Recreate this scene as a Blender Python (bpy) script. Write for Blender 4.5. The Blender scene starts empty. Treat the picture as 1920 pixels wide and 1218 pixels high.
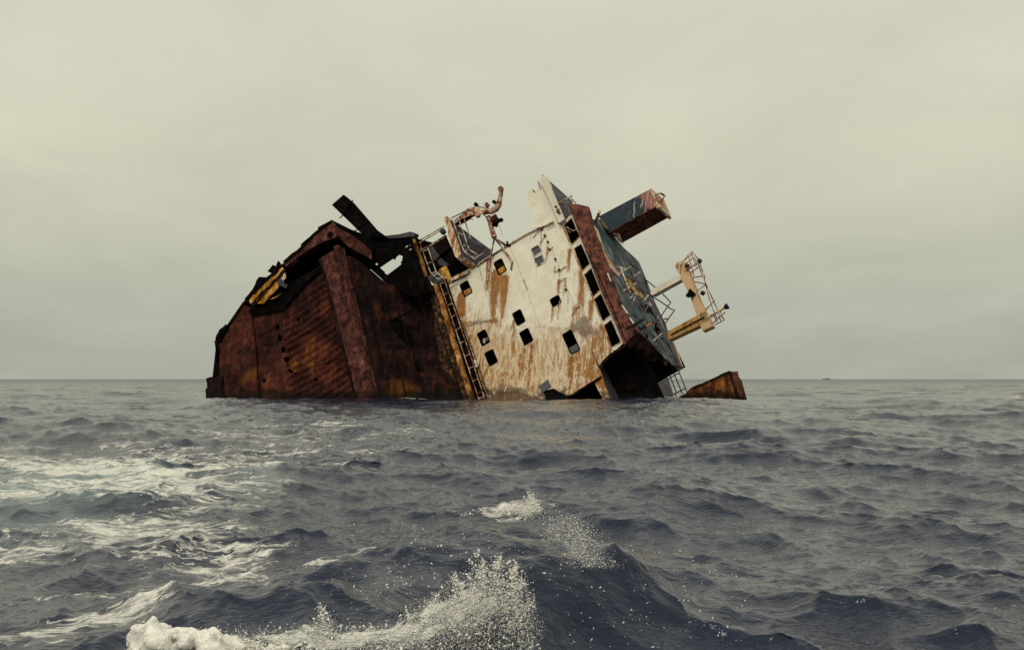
import bpy, bmesh, math, random
import numpy as np
from mathutils import Vector, Matrix, noise as mnoise
from mathutils.geometry import delaunay_2d_cdt

random.seed(7); RNG = np.random.default_rng(7)
SC = bpy.context.scene
COL = SC.collection

# ------------------------------------------------------------------ camera
FPX = 2400.0; CAMH = 1.5; PITCH = math.atan(101 / FPX)
cam_d = bpy.data.cameras.new('camera'); cam = bpy.data.objects.new('camera', cam_d); COL.objects.link(cam)
cam.location = (0, 0, CAMH); cam.rotation_euler = (math.pi / 2 + PITCH, 0, 0)
cam_d.sensor_fit = 'HORIZONTAL'; cam_d.sensor_width = 36; cam_d.lens = 36 * FPX / 1920
cam_d.clip_start = 0.1; cam_d.clip_end = 60000
SC.camera = cam

# ------------------------------------------------------------------ sky, sun, exposure
SUN_EL, SUN_AZ = math.radians(50), math.radians(205)      # azimuth clockwise from +Y: behind the camera, a little left
wd = bpy.data.worlds.new('World'); SC.world = wd; wd.use_nodes = True
nt = wd.node_tree; nt.nodes.clear()
def wn(t, **k):
    n = nt.nodes.new(t)
    for a, b in k.items(): setattr(n, a, b)
    return n
out = wn('ShaderNodeOutputWorld')
sky = wn('ShaderNodeTexSky', sky_type='NISHITA', sun_disc=False, sun_elevation=SUN_EL, sun_rotation=SUN_AZ, air_density=1.5, dust_density=6.0, ozone_density=1.0)
bg1 = wn('ShaderNodeBackground'); bg1.inputs[1].default_value = 0.06
nt.links.new(sky.outputs[0], bg1.inputs[0])
tc = wn('ShaderNodeTexCoord'); sep = wn('ShaderNodeSeparateXYZ'); nt.links.new(tc.outputs['Generated'], sep.inputs[0])
ramp = wn('ShaderNodeValToRGB'); nt.links.new(sep.outputs[2], ramp.inputs[0])
cr = ramp.color_ramp
cr.elements[0].position = 0.0; cr.elements[0].color = (0.425, 0.445, 0.37, 1)
cr.elements[1].position = 1.0; cr.elements[1].color = (1.0, 0.96, 0.85, 1)
for p, c in ((0.045, (0.484, 0.497, 0.405)), (0.11, (0.58, 0.582, 0.46)), (0.18, (0.68, 0.664, 0.52)), (0.26, (0.69, 0.674, 0.54)), (0.5, (0.80, 0.77, 0.65))):
    e = cr.elements.new(p); e.color = (*c, 1)
# cloud sheet: the direction projected on a high plane
add = wn('ShaderNodeMath', operation='ADD'); add.inputs[1].default_value = 0.16; nt.links.new(sep.outputs[2], add.inputs[0])
mx = wn('ShaderNodeMath', operation='MAXIMUM'); mx.inputs[1].default_value = 0.06; nt.links.new(add.outputs[0], mx.inputs[0])
dv = wn('ShaderNodeVectorMath', operation='DIVIDE'); cmb = wn('ShaderNodeCombineXYZ')
for i in range(3): nt.links.new(mx.outputs[0], cmb.inputs[i])
nt.links.new(tc.outputs['Generated'], dv.inputs[0]); nt.links.new(cmb.outputs[0], dv.inputs[1])
mp = wn('ShaderNodeMapping'); mp.inputs['Scale'].default_value = (1.6, 1.1, 0); mp.inputs['Location'].default_value = (3.1, 0.4, 0); nt.links.new(dv.outputs[0], mp.inputs[0])
nz = wn('ShaderNodeTexNoise'); nz.inputs['Scale'].default_value = 1.0; nz.inputs['Detail'].default_value = 8; nz.inputs['Roughness'].default_value = 0.58; nz.inputs['Distortion'].default_value = 0.5
nt.links.new(mp.outputs[0], nz.inputs[0])
mr = wn('ShaderNodeMapRange'); mr.inputs[1].default_value = 0.3; mr.inputs[2].default_value = 0.7; mr.inputs[3].default_value = 0.92; mr.inputs[4].default_value = 1.06
nt.links.new(nz.outputs[0], mr.inputs[0])
vm = wn('ShaderNodeVectorMath', operation='SCALE'); nt.links.new(ramp.outputs[0], vm.inputs[0]); nt.links.new(mr.outputs[0], vm.inputs[3])
bg2 = wn('ShaderNodeBackground'); bg2.inputs[1].default_value = 1.0; nt.links.new(vm.outputs[0], bg2.inputs[0])
ms = wn('ShaderNodeMixShader'); ms.inputs[0].default_value = 0.93
nt.links.new(bg1.outputs[0], ms.inputs[1]); nt.links.new(bg2.outputs[0], ms.inputs[2]); nt.links.new(ms.outputs[0], out.inputs[0])

sd = bpy.data.lights.new('sun', 'SUN'); sd.energy = 1.5; sd.angle = math.radians(20); sd.color = (1.0, 0.94, 0.83)
so = bpy.data.objects.new('sun', sd); COL.objects.link(so)
sdir = Vector((math.sin(SUN_AZ) * math.cos(SUN_EL), math.cos(SUN_AZ) * math.cos(SUN_EL), math.sin(SUN_EL)))
so.rotation_euler = sdir.to_track_quat('Z', 'Y').to_euler(); so.location = (-20, -20, 40)
vs = SC.view_settings; SC.display_settings.display_device = 'sRGB'
vs.view_transform = 'Standard'; vs.look = 'None'; vs.exposure = 0.0; vs.gamma = 1.0; vs.use_curve_mapping = False
SC.render.engine = 'CYCLES'
SC.cycles.use_denoising = False
SC.cycles.max_bounces = 6; SC.cycles.diffuse_bounces = 3; SC.cycles.glossy_bounces = 3; SC.cycles.transmission_bounces = 4
SC.cycles.sample_clamp_indirect = 4

# ------------------------------------------------------------------ frames of reference
_c, _s = math.cos(PITCH), math.sin(PITCH)
RT = np.array([1., 0, 0]); UPV = np.array([0, -_s, _c]); FW = np.array([0, _c, _s]); CAM = np.array([0, 0, CAMH])
def ray(px, py): return (px - 960) / FPX * RT + (609 - py) / FPX * UPV + FW
def _cc(x, y, z): return x * RT + y * UPV + z * FW
_M = np.stack([_cc(-.431, .206, -.878), _cc(-.369, .848, .38), _cc(.823, .488, -.29)], 1)
_U, _, _V = np.linalg.svd(_M); R = _U @ _V           # columns: ship's forward, side, up in the world (wreck lies heeled over)
O = CAM + ray(1010, 600) * 95
BASE = np.array([0., 95., 0.])
_oc = R.T @ (CAM - O)
def q(px, py, f=None, s=None, u=None):
    """ship coordinates (forward, side, up) of the point on a plane of the ship"""
    i, v = (0, f) if f is not None else (1, s) if s is not None else (2, u)
    d = R.T @ ray(px, py); t = (v - _oc[i]) / d[i]
    return _oc + d * t
def qf(pts, f): return [q(x, y, f=f) for x, y in pts]
def qu(pts, u): return [q(x, y, u=u) for x, y in pts]
def qs(pts, s): return [q(x, y, s=s) for x, y in pts]
def wl(l): return O + R @ np.asarray(l, float)
def ground(px, py, z=0.0):
    d = ray(px, py); t = (z - CAMH) / d[2]; return CAM + d * t
FV, SV, UV_ = np.array([1., 0, 0]), np.array([0, 1., 0]), np.array([0, 0, 1.])

# ------------------------------------------------------------------ node materials
class NT:
    def __init__(self, name):
        self.m = bpy.data.materials.new(name); self.m.use_nodes = True
        self.t = self.m.node_tree; self.t.nodes.clear()
        self.out = self.n('ShaderNodeOutputMaterial'); self.b = self.n('ShaderNodeBsdfPrincipled')
        self.t.links.new(self.b.outputs[0], self.out.inputs[0])
        self.pos = self.n('ShaderNodeNewGeometry').outputs['Position']
    def n(self, t, **k):
        x = self.t.nodes.new(t)
        for a, b in k.items(): setattr(x, a, b)
        return x
    def set(self, i, v):
        if hasattr(v, 'is_linked') or isinstance(v, bpy.types.NodeSocket): self.t.links.new(v, i)
        else: i.default_value = (*v, 1) if isinstance(v, tuple) and len(v) == 3 and i.type == 'RGBA' else v
    def map(self, sc, vec=None, rot=(0, 0, 0), loc=(0, 0, 0)):
        x = self.n('ShaderNodeMapping'); self.set(x.inputs[0], vec or self.pos)
        x.inputs['Scale'].default_value = sc; x.inputs['Rotation'].default_value = rot; x.inputs['Location'].default_value = loc
        return x.outputs[0]
    def noise(self, scale, detail=5, rough=.55, vec=None, dist=0., typ='FBM'):
        x = self.n('ShaderNodeTexNoise'); self.set(x.inputs[0], vec or self.pos)
        x.noise_type = typ
        x.inputs['Scale'].default_value = scale; x.inputs['Detail'].default_value = detail
        x.inputs['Roughness'].default_value = rough; x.inputs['Distortion'].default_value = dist
        return x.outputs[0]
    def math(self, op, a, b=0., c=None, clamp=False):
        x = self.n('ShaderNodeMath', operation=op, use_clamp=clamp); self.set(x.inputs[0], a); self.set(x.inputs[1], b)
        if c is not None: self.set(x.inputs[2], c)
        return x.outputs[0]
    def step(self, v, a, b, lo=0., hi=1.):
        x = self.n('ShaderNodeMapRange', interpolation_type='SMOOTHSTEP'); self.set(x.inputs[0], v)
        for i, k in ((1, a), (2, b), (3, lo), (4, hi)): self.set(x.inputs[i], k)
        return x.outputs[0]
    def mix(self, f, a, b):
        x = self.n('ShaderNodeMix', data_type='RGBA'); self.set(x.inputs[0], f); self.set(x.inputs[6], a); self.set(x.inputs[7], b)
        return x.outputs[2]
    def ramp(self, v, stops):
        x = self.n('ShaderNodeValToRGB'); self.set(x.inputs[0], v); r = x.color_ramp
        r.elements[0].position, r.elements[0].color = stops[0][0], (*stops[0][1], 1)
        r.elements[1].position, r.elements[1].color = stops[-1][0], (*stops[-1][1], 1)
        for p, c in stops[1:-1]: r.elements.new(p).color = (*c, 1)
        return x.outputs[0]
    def attr(self, name):
        return self.n('ShaderNodeAttribute', attribute_name=name).outputs['Fac']
    def bump(self, h, strength=.5, dist=.05):
        x = self.n('ShaderNodeBump'); x.inputs['Strength'].default_value = strength; x.inputs['Distance'].default_value = dist
        self.set(x.inputs['Height'], h); self.set(self.b.inputs['Normal'], x.outputs[0])
    def done(self, color, rough=.85, spec=.25, metal=0.):
        self.set(self.b.inputs['Base Color'], color); self.set(self.b.inputs['Roughness'], rough)
        self.set(self.b.inputs['Specular IOR Level'], spec); self.set(self.b.inputs['Metallic'], metal)
        return self.m

def rusty(name, stops, scale=.7, streak=.45, bump=.6, sp=.35, speck=(.012, .008, .007), spec=.08):
    k = NT(name)
    a = k.noise(scale, 8, .62, dist=.3)
    b = k.noise(1, 5, .6, vec=k.map((2.6, 2.6, .38)))
    v = k.math('ADD', k.math('MULTIPLY', a, 1 - streak), k.math('MULTIPLY', b, streak))
    v = k.step(v, .33, .68)
    c = k.ramp(v, stops)
    f = k.noise(5.5, 6, .7)
    g9 = k.step(k.noise(2.4, 9, .75, dist=.5), .34, .66, .42, 1.32); vv = k.n('ShaderNodeVectorMath', operation='SCALE'); k.set(vv.inputs[0], c); k.set(vv.inputs[3], g9); c = vv.outputs[0]
    c = k.mix(k.step(f, .56, .68, 0, sp), c, speck)
    ox = k.step(k.math('ADD', k.attr('ox'), k.math('MULTIPLY', k.math('SUBTRACT', k.math('ADD', k.math('MULTIPLY', b, .5), k.math('MULTIPLY', f, .5)), .5), 1.6)), .3, .95)
    c = k.mix(k.math('MULTIPLY', ox, .75), c, k.mix(k.step(f, .4, .6), (.26, .10, .012), (.10, .035, .010)))
    hz = k.n('ShaderNodeSeparateXYZ'); k.set(hz.inputs[0], k.pos)     # wet, weed-darkened band at the waterline
    c = k.mix(k.step(k.math('ADD', hz.outputs[2], k.math('MULTIPLY', k.math('SUBTRACT', a, .5), -2.0)), .25, .75, .85, 0), c, (.006, .006, .005))
    k.bump(k.math('ADD', k.noise(3.0, 6, .65), k.math('MULTIPLY', k.noise(14, 4, .6), .4)), bump, .06)
    return k.done(c, .9, spec)

def painted(name, paint, paint2, rust, rust2, amt=.5, scale=.9, streak=.5, bump=.35, rough=.6):
    k = NT(name)
    a = k.noise(scale, 8, .6, dist=.4); b = k.noise(1, 6, .6, vec=k.map((4.5, 4.5, .45)))
    v = k.math('ADD', k.math('MULTIPLY', a, 1 - streak), k.math('MULTIPLY', b, streak))
    fac = k.step(v, .62 - amt * .3, .72 - amt * .3)
    p = k.mix(k.step(k.noise(.8, 6, .6, vec=k.map((1.5, 1.5, .5))), .4, .62), paint, paint2)
    r = k.mix(k.step(k.noise(2.2, 6, .65), .4, .62), rust, rust2)
    k.bump(k.math('ADD', k.noise(5, 5, .6), k.math('MULTIPLY', fac, -.6)), bump, .04)
    return k.done(k.mix(fac, p, r), k.step(fac, 0, 1, rough, .9), .3)

M = {}
M['hull_rust'] = rusty('hull_rust', ((0, (.012, .0055, .005)), (.45, (.052, .015, .011)), (.72, (.088, .025, .016)), (.9, (.14, .046, .012)), (1, (.27, .1, .011))), .4, .3, .8, .6)
M['girder'] = rusty('girder_red_rust', ((0, (.025, .01, .009)), (.45, (.075, .026, .021)), (.8, (.125, .045, .035)), (1, (.2, .08, .05))), 1.2, .35, .9, .75)
M['dark_rust'] = rusty('dark_rust', ((0, (.004, .0025, .0025)), (.5, (.012, .0055, .005)), (.8, (.03, .010, .007)), (1, (.08, .028, .009))), .6, .45)
M['black_and_shade'] = rusty('black_steel_and_shade', ((0, (.002, .002, .002)), (.6, (.0045, .0035, .0035)), (1, (.012, .008, .007))), .8, .4, .4, spec=.03)  # near-black colour paints in shade on recessed plates; also plain black fittings
M['orange_rust'] = rusty('orange_rust', ((0, (.1, .035, .012)), (.4, (.36, .15, .04)), (.75, (.52, .27, .09)), (1, (.62, .42, .22))), 1.6, .4, .6, .6, (.05, .022, .012))
M['amber'] = rusty('amber_plate', ((0, (.1, .035, .005)), (.5, (.42, .18, .025)), (1, (.7, .42, .12))), .9, .5, .4, .2)
M['brow_red'] = painted('red_lead_paint', (.16, .037, .023), (.085, .02, .015), (.028, .011, .009), (.21, .07, .042), .8, 1.3, .5, .8)
M['deck_green'] = None
M['cream'] = painted('cream_paint', (.66, .63, .52), (.58, .54, .42), (.36, .15, .035), (.20, .07, .02), .12, .8, .7)
M['cream_rusty'] = painted('cream_paint_rusting', (.66, .6, .46), (.55, .45, .3), (.42, .17, .035), (.22, .075, .02), .6, 1.0, .6)
M['yellow'] = painted('yellow_mast_paint', (.43, .26, .06), (.36, .2, .05), (.2, .08, .02), (.12, .05, .02), .35, 1.2, .55)
M['peach'] = painted('faded_mast_paint', (.56, .36, .19), (.5, .33, .16), (.3, .12, .04), (.15, .06, .02), .35, 1.2, .5)
M['grey_plate'] = painted('grey_plate_paint', (.05, .046, .054), (.03, .028, .033), (.03, .018, .015), (.11, .1, .1), .45, .9, .5)
M['rail_white'] = painted('weathered_white_rail', (.55, .52, .45), (.45, .4, .33), (.2, .09, .04), (.1, .05, .03), .45, 2.5, .3)
M['rail_dark'] = painted('dark_rail', (.03, .03, .03), (.05, .035, .025), (.09, .045, .02), (.04, .02, .012), .5, 2.0, .3)
M['rail_rust'] = painted('rust_pipe', (.55, .45, .33), (.45, .3, .2), (.27, .09, .045), (.11, .035, .02), .62, 2.2, .35)
M['rubber'] = NT('black_rubber').done((.012, .012, .012), .6)
M['glass'] = None
k = NT('dusty_window_glass'); M['glass'] = k.done(k.mix(k.noise(6, 6, .7), (.035, .038, .052), (.10, .10, .115)), .22, .5)
k = NT('deck_green_paint')
st = k.noise(1, 7, .62, vec=k.map((1.6, 1.6, .32)))
c = k.ramp(k.step(st, .3, .7), ((0, (.006, .009, .013)), (.3, (.02, .034, .04)), (.52, (.045, .068, .072)), (.72, (.1, .115, .115)), (1, (.27, .25, .22))))
c = k.mix(k.math('MULTIPLY', k.step(k.noise(.32, 5, .6), .42, .56), .8), c, k.mix(k.step(st, .35, .65), (.014, .042, .04), (.07, .125, .115)))
c = k.mix(k.step(k.noise(1.1, 6, .65), .58, .66, 0, .85), c, (.07, .04, .035))
k.bump(k.noise(4, 6, .65), .5, .05); M['deck_green'] = k.done(c, .7, .3)
k = NT('funnel_paint')
st = k.noise(1, 5, .55, vec=k.map((5, 5, .5)))
edge = k.math('ADD', k.attr('band'), k.math('MULTIPLY', k.math('SUBTRACT', st, .5), 1.1))
c = k.mix(k.step(k.noise(1.5, 6), .4, .65), (.006, .018, .028), (.012, .032, .044))
c = k.mix(k.step(edge, .62, .68), c, k.mix(k.noise(3, 6, .6), (.2, .075, .055), (.33, .15, .11)))
drip = k.math('MULTIPLY', k.step(k.noise(1, 4, .55, vec=k.map((7, 7, .35))), .55, .64), k.step(k.attr('band'), .1, .5))
c = k.mix(k.math('MULTIPLY', drip, .8), c, (.42, .4, .36))
k.bump(k.noise(5, 5), .3, .04); M['funnel'] = k.done(c, .6, .3)
# white wall with stains carried by vertex attributes
k = NT('white_wall_paint')
ru, da, gr = k.attr('rust'), k.attr('dark'), k.attr('grime')
fine = k.noise(7, 7, .68); stk = k.noise(1, 7, .62, vec=k.map((5.5, 5.5, .5), rot=(0, .07, 0)), dist=.25); big = k.noise(.9, 7, .62, dist=.4)
c = k.mix(k.step(big, .35, .65), (.77, .735, .60), (.68, .635, .49))
gf = k.step(k.math('ADD', gr, k.math('MULTIPLY', k.math('SUBTRACT', k.math('ADD', k.math('MULTIPLY', stk, .6), k.math('MULTIPLY', big, .4)), .5), 1.5)), .2, .95)
c = k.mix(k.math('MULTIPLY', gf, .92), c, k.mix(k.step(k.math('ADD', k.math('MULTIPLY', fine, .35), k.math('MULTIPLY', stk, .65)), .4, .62), (.62, .47, .28), (.33, .19, .075)))
df = k.step(k.math('ADD', da, k.math('MULTIPLY', k.math('SUBTRACT', k.noise(2.6, 8, .7, dist=.5), .5), 2.6)), .35, 1.0)
c = k.mix(k.math('MULTIPLY', df, .8), c, k.mix(k.step(fine, .4, .6), (.055, .038, .026), (.20, .135, .085)))
rf = k.step(k.math('ADD', k.math('ADD', ru, k.math('MULTIPLY', gr, k.math('MULTIPLY_ADD', k.noise(1, 6, .6, vec=k.map((8, 8, .24), rot=(0, .05, 0))), 3.2, -1.45))), k.math('ADD', k.math('MULTIPLY', k.math('SUBTRACT', stk, .5), 2.0), k.math('MULTIPLY', k.math('SUBTRACT', fine, .5), 1.2))), .22, 1.0)
c = k.mix(k.math('MULTIPLY', rf, .97), c, k.ramp(k.math('ADD', k.math('MULTIPLY', stk, .5), k.math('MULTIPLY', fine, .5)), ((.3, (.075, .028, .008)), (.46, (.22, .08, .009)), (.6, (.37, .155, .018)), (.75, (.45, .26, .07)))))
hz = k.n('ShaderNodeSeparateXYZ'); k.set(hz.inputs[0], k.pos)
c = k.mix(k.step(k.math('ADD', hz.outputs[2], k.math('MULTIPLY', k.math('SUBTRACT', k.noise(1.4, 7, .7), .5), -3.2)), .3, .8, .85, 0), c, k.mix(fine, (.02, .014, .01), (.12, .06, .025)))
flk = k.math('MULTIPLY', k.step(k.noise(2.4, 8, .72, dist=.4), .56, .6), k.step(gr, .45, .8))
c = k.mix(k.math('MULTIPLY', flk, .8), c, (.66, .55, .4))
spk = k.step(k.noise(9, 5, .7), .67, .72)
c = k.mix(k.math('MULTIPLY', spk, .6), c, (.12, .05, .02))
k.bump(k.math('ADD', k.noise(1.3, 3, .5), k.math('MULTIPLY', fine, .25)), .28, .08)
M['wall'] = k.done(c, .62, .3)
# barnacled edge
k = NT('lichen_deck')
v = k.noise(3.2, 7, .7, dist=.6)
c = k.ramp(v, ((.4, (.007, .006, .005)), (.52, (.028, .014, .008)), (.6, (.13, .055, .012)), (.7, (.32, .16, .035))))
k.bump(v, .9, .06); M['lichen'] = k.done(c, .9, .2)

# ------------------------------------------------------------------ mesh helpers (ship coordinates)
def link(name, me, mat, parent=None, kind=None, smooth=False):
    o = bpy.data.objects.new(name, me); COL.objects.link(o)
    if mat: me.materials.append(mat)
    if parent: o.parent = parent
    if kind: o['kind'] = kind
    if smooth: me.polygons.foreach_set('use_smooth', np.ones(len(me.polygons), bool))
    return o
def to_base(ls): return [tuple(wl(l) - BASE) for l in ls]
def mesh(name, ls, faces, mat, parent, smooth=False, recalc=True):
    me = bpy.data.meshes.new(name); me.from_pydata(to_base(ls), [], faces)
    if recalc:
        bm = bmesh.new(); bm.from_mesh(me); bmesh.ops.recalc_face_normals(bm, faces=bm.faces); bm.to_mesh(me); bm.free()
    me.update()
    return link(name, me, mat, parent, smooth=smooth)
def jagged(pts, seg, jag):
    o = []
    n = len(pts)
    for i in range(n):
        a, b = pts[i], pts[(i + 1) % n]; L = np.linalg.norm(b - a); m = max(1, int(L / seg))
        for j in range(m):
            p = a + (b - a) * j / m
            if j: p = p + RNG.normal(0, jag, 3)
            o.append(p)
    return o
def plate(name, pts, vec, mat, parent, jag=0., seg=.5, bevel=0.):
    """closed slab: outline pts extruded by vec"""
    pts = [np.asarray(p, float) for p in pts]; vec = np.asarray(vec, float)
    if jag: pts = jagged(pts, seg, jag)
    n = len(pts); vs_ = pts + [p + vec for p in pts]
    fs = [tuple(range(n)), tuple(range(2 * n - 1, n - 1, -1))] + [(i, (i + 1) % n, n + (i + 1) % n, n + i) for i in range(n)]
    o = mesh(name, vs_, fs, mat, parent)
    if bevel:
        bm = bmesh.new(); bm.from_mesh(o.data)
        bmesh.ops.bevel(bm, geom=bm.edges[:], offset=bevel, segments=1, affect='EDGES'); bm.to_mesh(o.data); bm.free()
    return o
def box(name, f0, f1, s0, s1, u0, u1, mat, parent, bevel=0.):
    return plate(name, [(f0, s0, u0), (f0, s1, u0), (f0, s1, u1), (f0, s0, u1)], (f1 - f0, 0, 0), mat, parent, bevel=bevel)
def tube_geo(pts, r, sides=6):
    pts = [np.asarray(p, float) for p in pts]; V_, F_ = [], []
    rs = r if hasattr(r, '__len__') else [r] * len(pts)
    ref = np.array([.31, .77, .55])
    for i, p in enumerate(pts):
        t = pts[min(i + 1, len(pts) - 1)] - pts[max(i - 1, 0)]; t = t / (np.linalg.norm(t) + 1e-9)
        a = np.cross(t, ref); a /= np.linalg.norm(a); b = np.cross(t, a)
        for j in range(sides):
            g = 2 * math.pi * j / sides; V_.append(p + rs[i] * (math.cos(g) * a + math.sin(g) * b))
    for i in range(len(pts) - 1):
        for j in range(sides):
            k_ = (j + 1) % sides; F_.append((i * sides + j, i * sides + k_, (i + 1) * sides + k_, (i + 1) * sides + j))
    F_.append(tuple(range(sides))); F_.append(tuple(range(len(pts) * sides - 1, (len(pts) - 1) * sides - 1, -1)))
    return V_, F_
def tubes(name, lines, r, mat, parent, sides=6):
    V_, F_ = [], []
    for ln in lines:
        rr = r
        if isinstance(ln, tuple) and len(ln) == 2 and not np.isscalar(ln[1]) and False: pass
        v, f = tube_geo(ln, rr, sides); o = len(V_); V_ += v; F_ += [tuple(i + o for i in g) for g in f]
    return mesh(name, V_, F_, mat, parent, recalc=True)
def rods(name, lines, r, mat, parent, sides=5, rest='rail_post'):
    for i, ln in enumerate(lines): tubes(name if i == 0 else rest, [ln], r, mat, parent, sides)
def beam(name, a, b, w1, w2, mat, parent, e1, e2):
    """box bar from a to b with half widths along ship axes e1, e2"""
    a, b, e1, e2 = (np.asarray(x, float) for x in (a, b, e1, e2))
    pts = [a + e1 * w1 + e2 * w2, a - e1 * w1 + e2 * w2, a - e1 * w1 - e2 * w2, a + e1 * w1 - e2 * w2]
    return plate(name, pts, b - a, mat, parent)
def inside(poly, x, y):
    c = np.zeros(len(x), bool); n = len(poly); j = n - 1
    for i in range(n):
        xi, yi = poly[i]; xj, yj = poly[j]
        m = ((yi > y) != (yj > y)) & (x < (xj - xi) * (y - yi) / (yj - yi + 1e-12) + xi); c ^= m; j = i
    return c
def sheet(name, outline, axis, val, holes, res, th, mat, parent, disp=None, attrs=None, smooth=False):
    """dense slab in the plane axis=val (ship coords); holes are openings; disp(a,b) moves it along the axis; attrs: name->fn(world pts, local pts)"""
    ia = [i for i in range(3) if i != axis]
    P2 = lambda pts: [(float(p[ia[0]]), float(p[ia[1]])) for p in pts]
    def dens(p, closed=True):
        o = []
        for i in range(len(p)):
            a, b = np.array(p[i]), np.array(p[(i + 1) % len(p)]); m = max(1, int(np.linalg.norm(b - a) / (res * 1.5)))
            o += [tuple(a + (b - a) * j / m) for j in range(m)]
        return o
    op = P2(outline); hp = [P2(h) for h in holes]
    od = dens(op); hd = [dens(h) for h in hp]
    A = np.array(op); lo, hi = A.min(0), A.max(0)
    gx, gy = np.meshgrid(np.arange(lo[0], hi[0], res), np.arange(lo[1], hi[1], res)); gx = gx.ravel(); gy = gy.ravel()
    gx = gx + RNG.uniform(-.2, .2, gx.size) * res; gy = gy + RNG.uniform(-.2, .2, gy.size) * res
    keep = inside(op, gx, gy)
    for h in hp: keep &= ~inside(h, gx, gy)
    verts = list(od); edges = []; n = len(od); edges += [(i, (i + 1) % n) for i in range(n)]
    for h in hd:
        b = len(verts); verts += h; edges += [(b + i, b + (i + 1) % len(h)) for i in range(len(h))]
    V2 = np.array(verts)
    # keep grid points off the constrained edges
    gp = np.stack([gx[keep], gy[keep]], 1)
    ok = np.ones(len(gp), bool)
    for i in range(0, len(gp), 4000):
        d = ((gp[i:i + 4000, None] - V2[None]) ** 2).sum(2).min(1); ok[i:i + 4000] = d > (res * .45) ** 2
    verts = [Vector(v) for v in verts] + [Vector(v) for v in gp[ok]]
    rv, re, rf, *_ = delaunay_2d_cdt(verts, edges, [], 0, 1e-6)
    V2 = np.array([(v.x, v.y) for v in rv]); F3 = np.array([f for f in rf if len(f) == 3])
    ce = V2[F3].mean(1); kf = inside(op, ce[:, 0], ce[:, 1])
    for h in hp: kf &= ~inside(h, ce[:, 0], ce[:, 1])
    F3 = F3[kf]; n = len(V2)
    loc = np.zeros((n, 3)); loc[:, axis] = val; loc[:, ia[0]] = V2[:, 0]; loc[:, ia[1]] = V2[:, 1]
    if disp is not None: loc[:, axis] += disp(V2[:, 0], V2[:, 1])
    back = loc.copy(); back[:, axis] -= th
    cnt = {}
    for a, b, c_ in F3.tolist():
        for e in ((a, b), (b, c_), (c_, a)): cnt[tuple(sorted(e))] = cnt.get(tuple(sorted(e)), 0) + 1
    rim = [e for e, v in cnt.items() if v == 1]
    faces = F3.tolist() + (F3[:, ::-1] + n).tolist() + [(a, b, b + n, a + n) for a, b in rim]
    L = np.concatenate([loc, back]); W = (O + L @ R.T)
    me = bpy.data.meshes.new(name); me.from_pydata([tuple(x) for x in (W - BASE)], [], faces)
    bm = bmesh.new(); bm.from_mesh(me); bmesh.ops.recalc_face_normals(bm, faces=bm.faces); bm.to_mesh(me); bm.free(); me.update()
    for an, fn in (attrs or {}).items():
        at = me.attributes.new(an, 'FLOAT', 'POINT'); at.data.foreach_set('value', np.clip(fn(W, L), 0, 2).astype(np.float32))
    return link(name, me, mat, parent, smooth=smooth)
def rrect(cx, cy, f, hu, hs, r=.12, plane=True):
    c = q(cx, cy, f=f); o = []
    for sx, sy, a0 in ((1, 1, 0), (-1, 1, 90), (-1, -1, 180), (1, -1, 270)):
        for a in (0, 45, 90):
            g = math.radians(a0 + a); o.append(np.array([f, c[1] + sy * (hs - r) + r * math.sin(g), c[2] + sx * (hu - r) + r * math.cos(g)]))
    return o
def ring(name, inner, outer, f0, f1, mat, parent):
    n = len(inner); V_ = [np.array([f1, p[1], p[2]]) for p in inner] + [np.array([f1, p[1], p[2]]) for p in outer] + [np.array([f0, p[1], p[2]]) for p in inner] + [np.array([f0, p[1], p[2]]) for p in outer]
    F_ = []
    for i in range(n):
        j = (i + 1) % n
        F_ += [(i, j, n + j, n + i), (2 * n + i, 3 * n + i, 3 * n + j, 2 * n + j), (i, 2 * n + i, 2 * n + j, j), (n + i, n + j, 3 * n + j, 3 * n + i)]
    return mesh(name, V_, F_, mat, parent)
def fbm(x, y, s=1., o=0.):
    return np.array([mnoise.fractal((a * s + o, b * s - o, o * .37), 1., 2.1, 5) for a, b in zip(x, y)])

# ------------------------------------------------------------------ sea
def ocean_tile(N, L, wind, vwind, lmin, seed, spread):
    r = np.random.default_rng(seed)
    kx = np.fft.fftfreq(N, L / N / (2 * math.pi)); KX, KY = np.meshgrid(kx, kx, indexing='ij')
    K = np.hypot(KX, KY); K[0, 0] = 1e-6
    Lw = vwind ** 2 / 9.81
    cosw = (KX * wind[0] + KY * wind[1]) / K
    ph = np.exp(-1 / (K * Lw) ** 2) / K ** 4 * (np.abs(cosw) ** spread + .06) * np.where(cosw < 0, .25, 1) * np.exp(-(K * lmin) ** 2)
    ph[0, 0] = 0
    h = np.sqrt(ph) * (r.normal(size=K.shape) + 1j * r.normal(size=K.shape))
    ht = np.fft.ifft2(h); z = ht.real
    dx = np.fft.ifft2(-1j * KX / K * h).real; dy = np.fft.ifft2(-1j * KY / K * h).real
    sd_ = z.std(); return z / sd_, dx / sd_, dy / sd_
def sample(tile, L, x, y):
    N = tile.shape[0]; fx = (x / L * N) % N; fy = (y / L * N) % N
    i = np.floor(fx).astype(int); j = np.floor(fy).astype(int); a = fx - i; b = fy - j
    i %= N; j %= N; i2 = (i + 1) % N; j2 = (j + 1) % N
    return tile[i, j] * (1 - a) * (1 - b) + tile[i2, j] * a * (1 - b) + tile[i, j2] * (1 - a) * b + tile[i2, j2] * a * b

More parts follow.
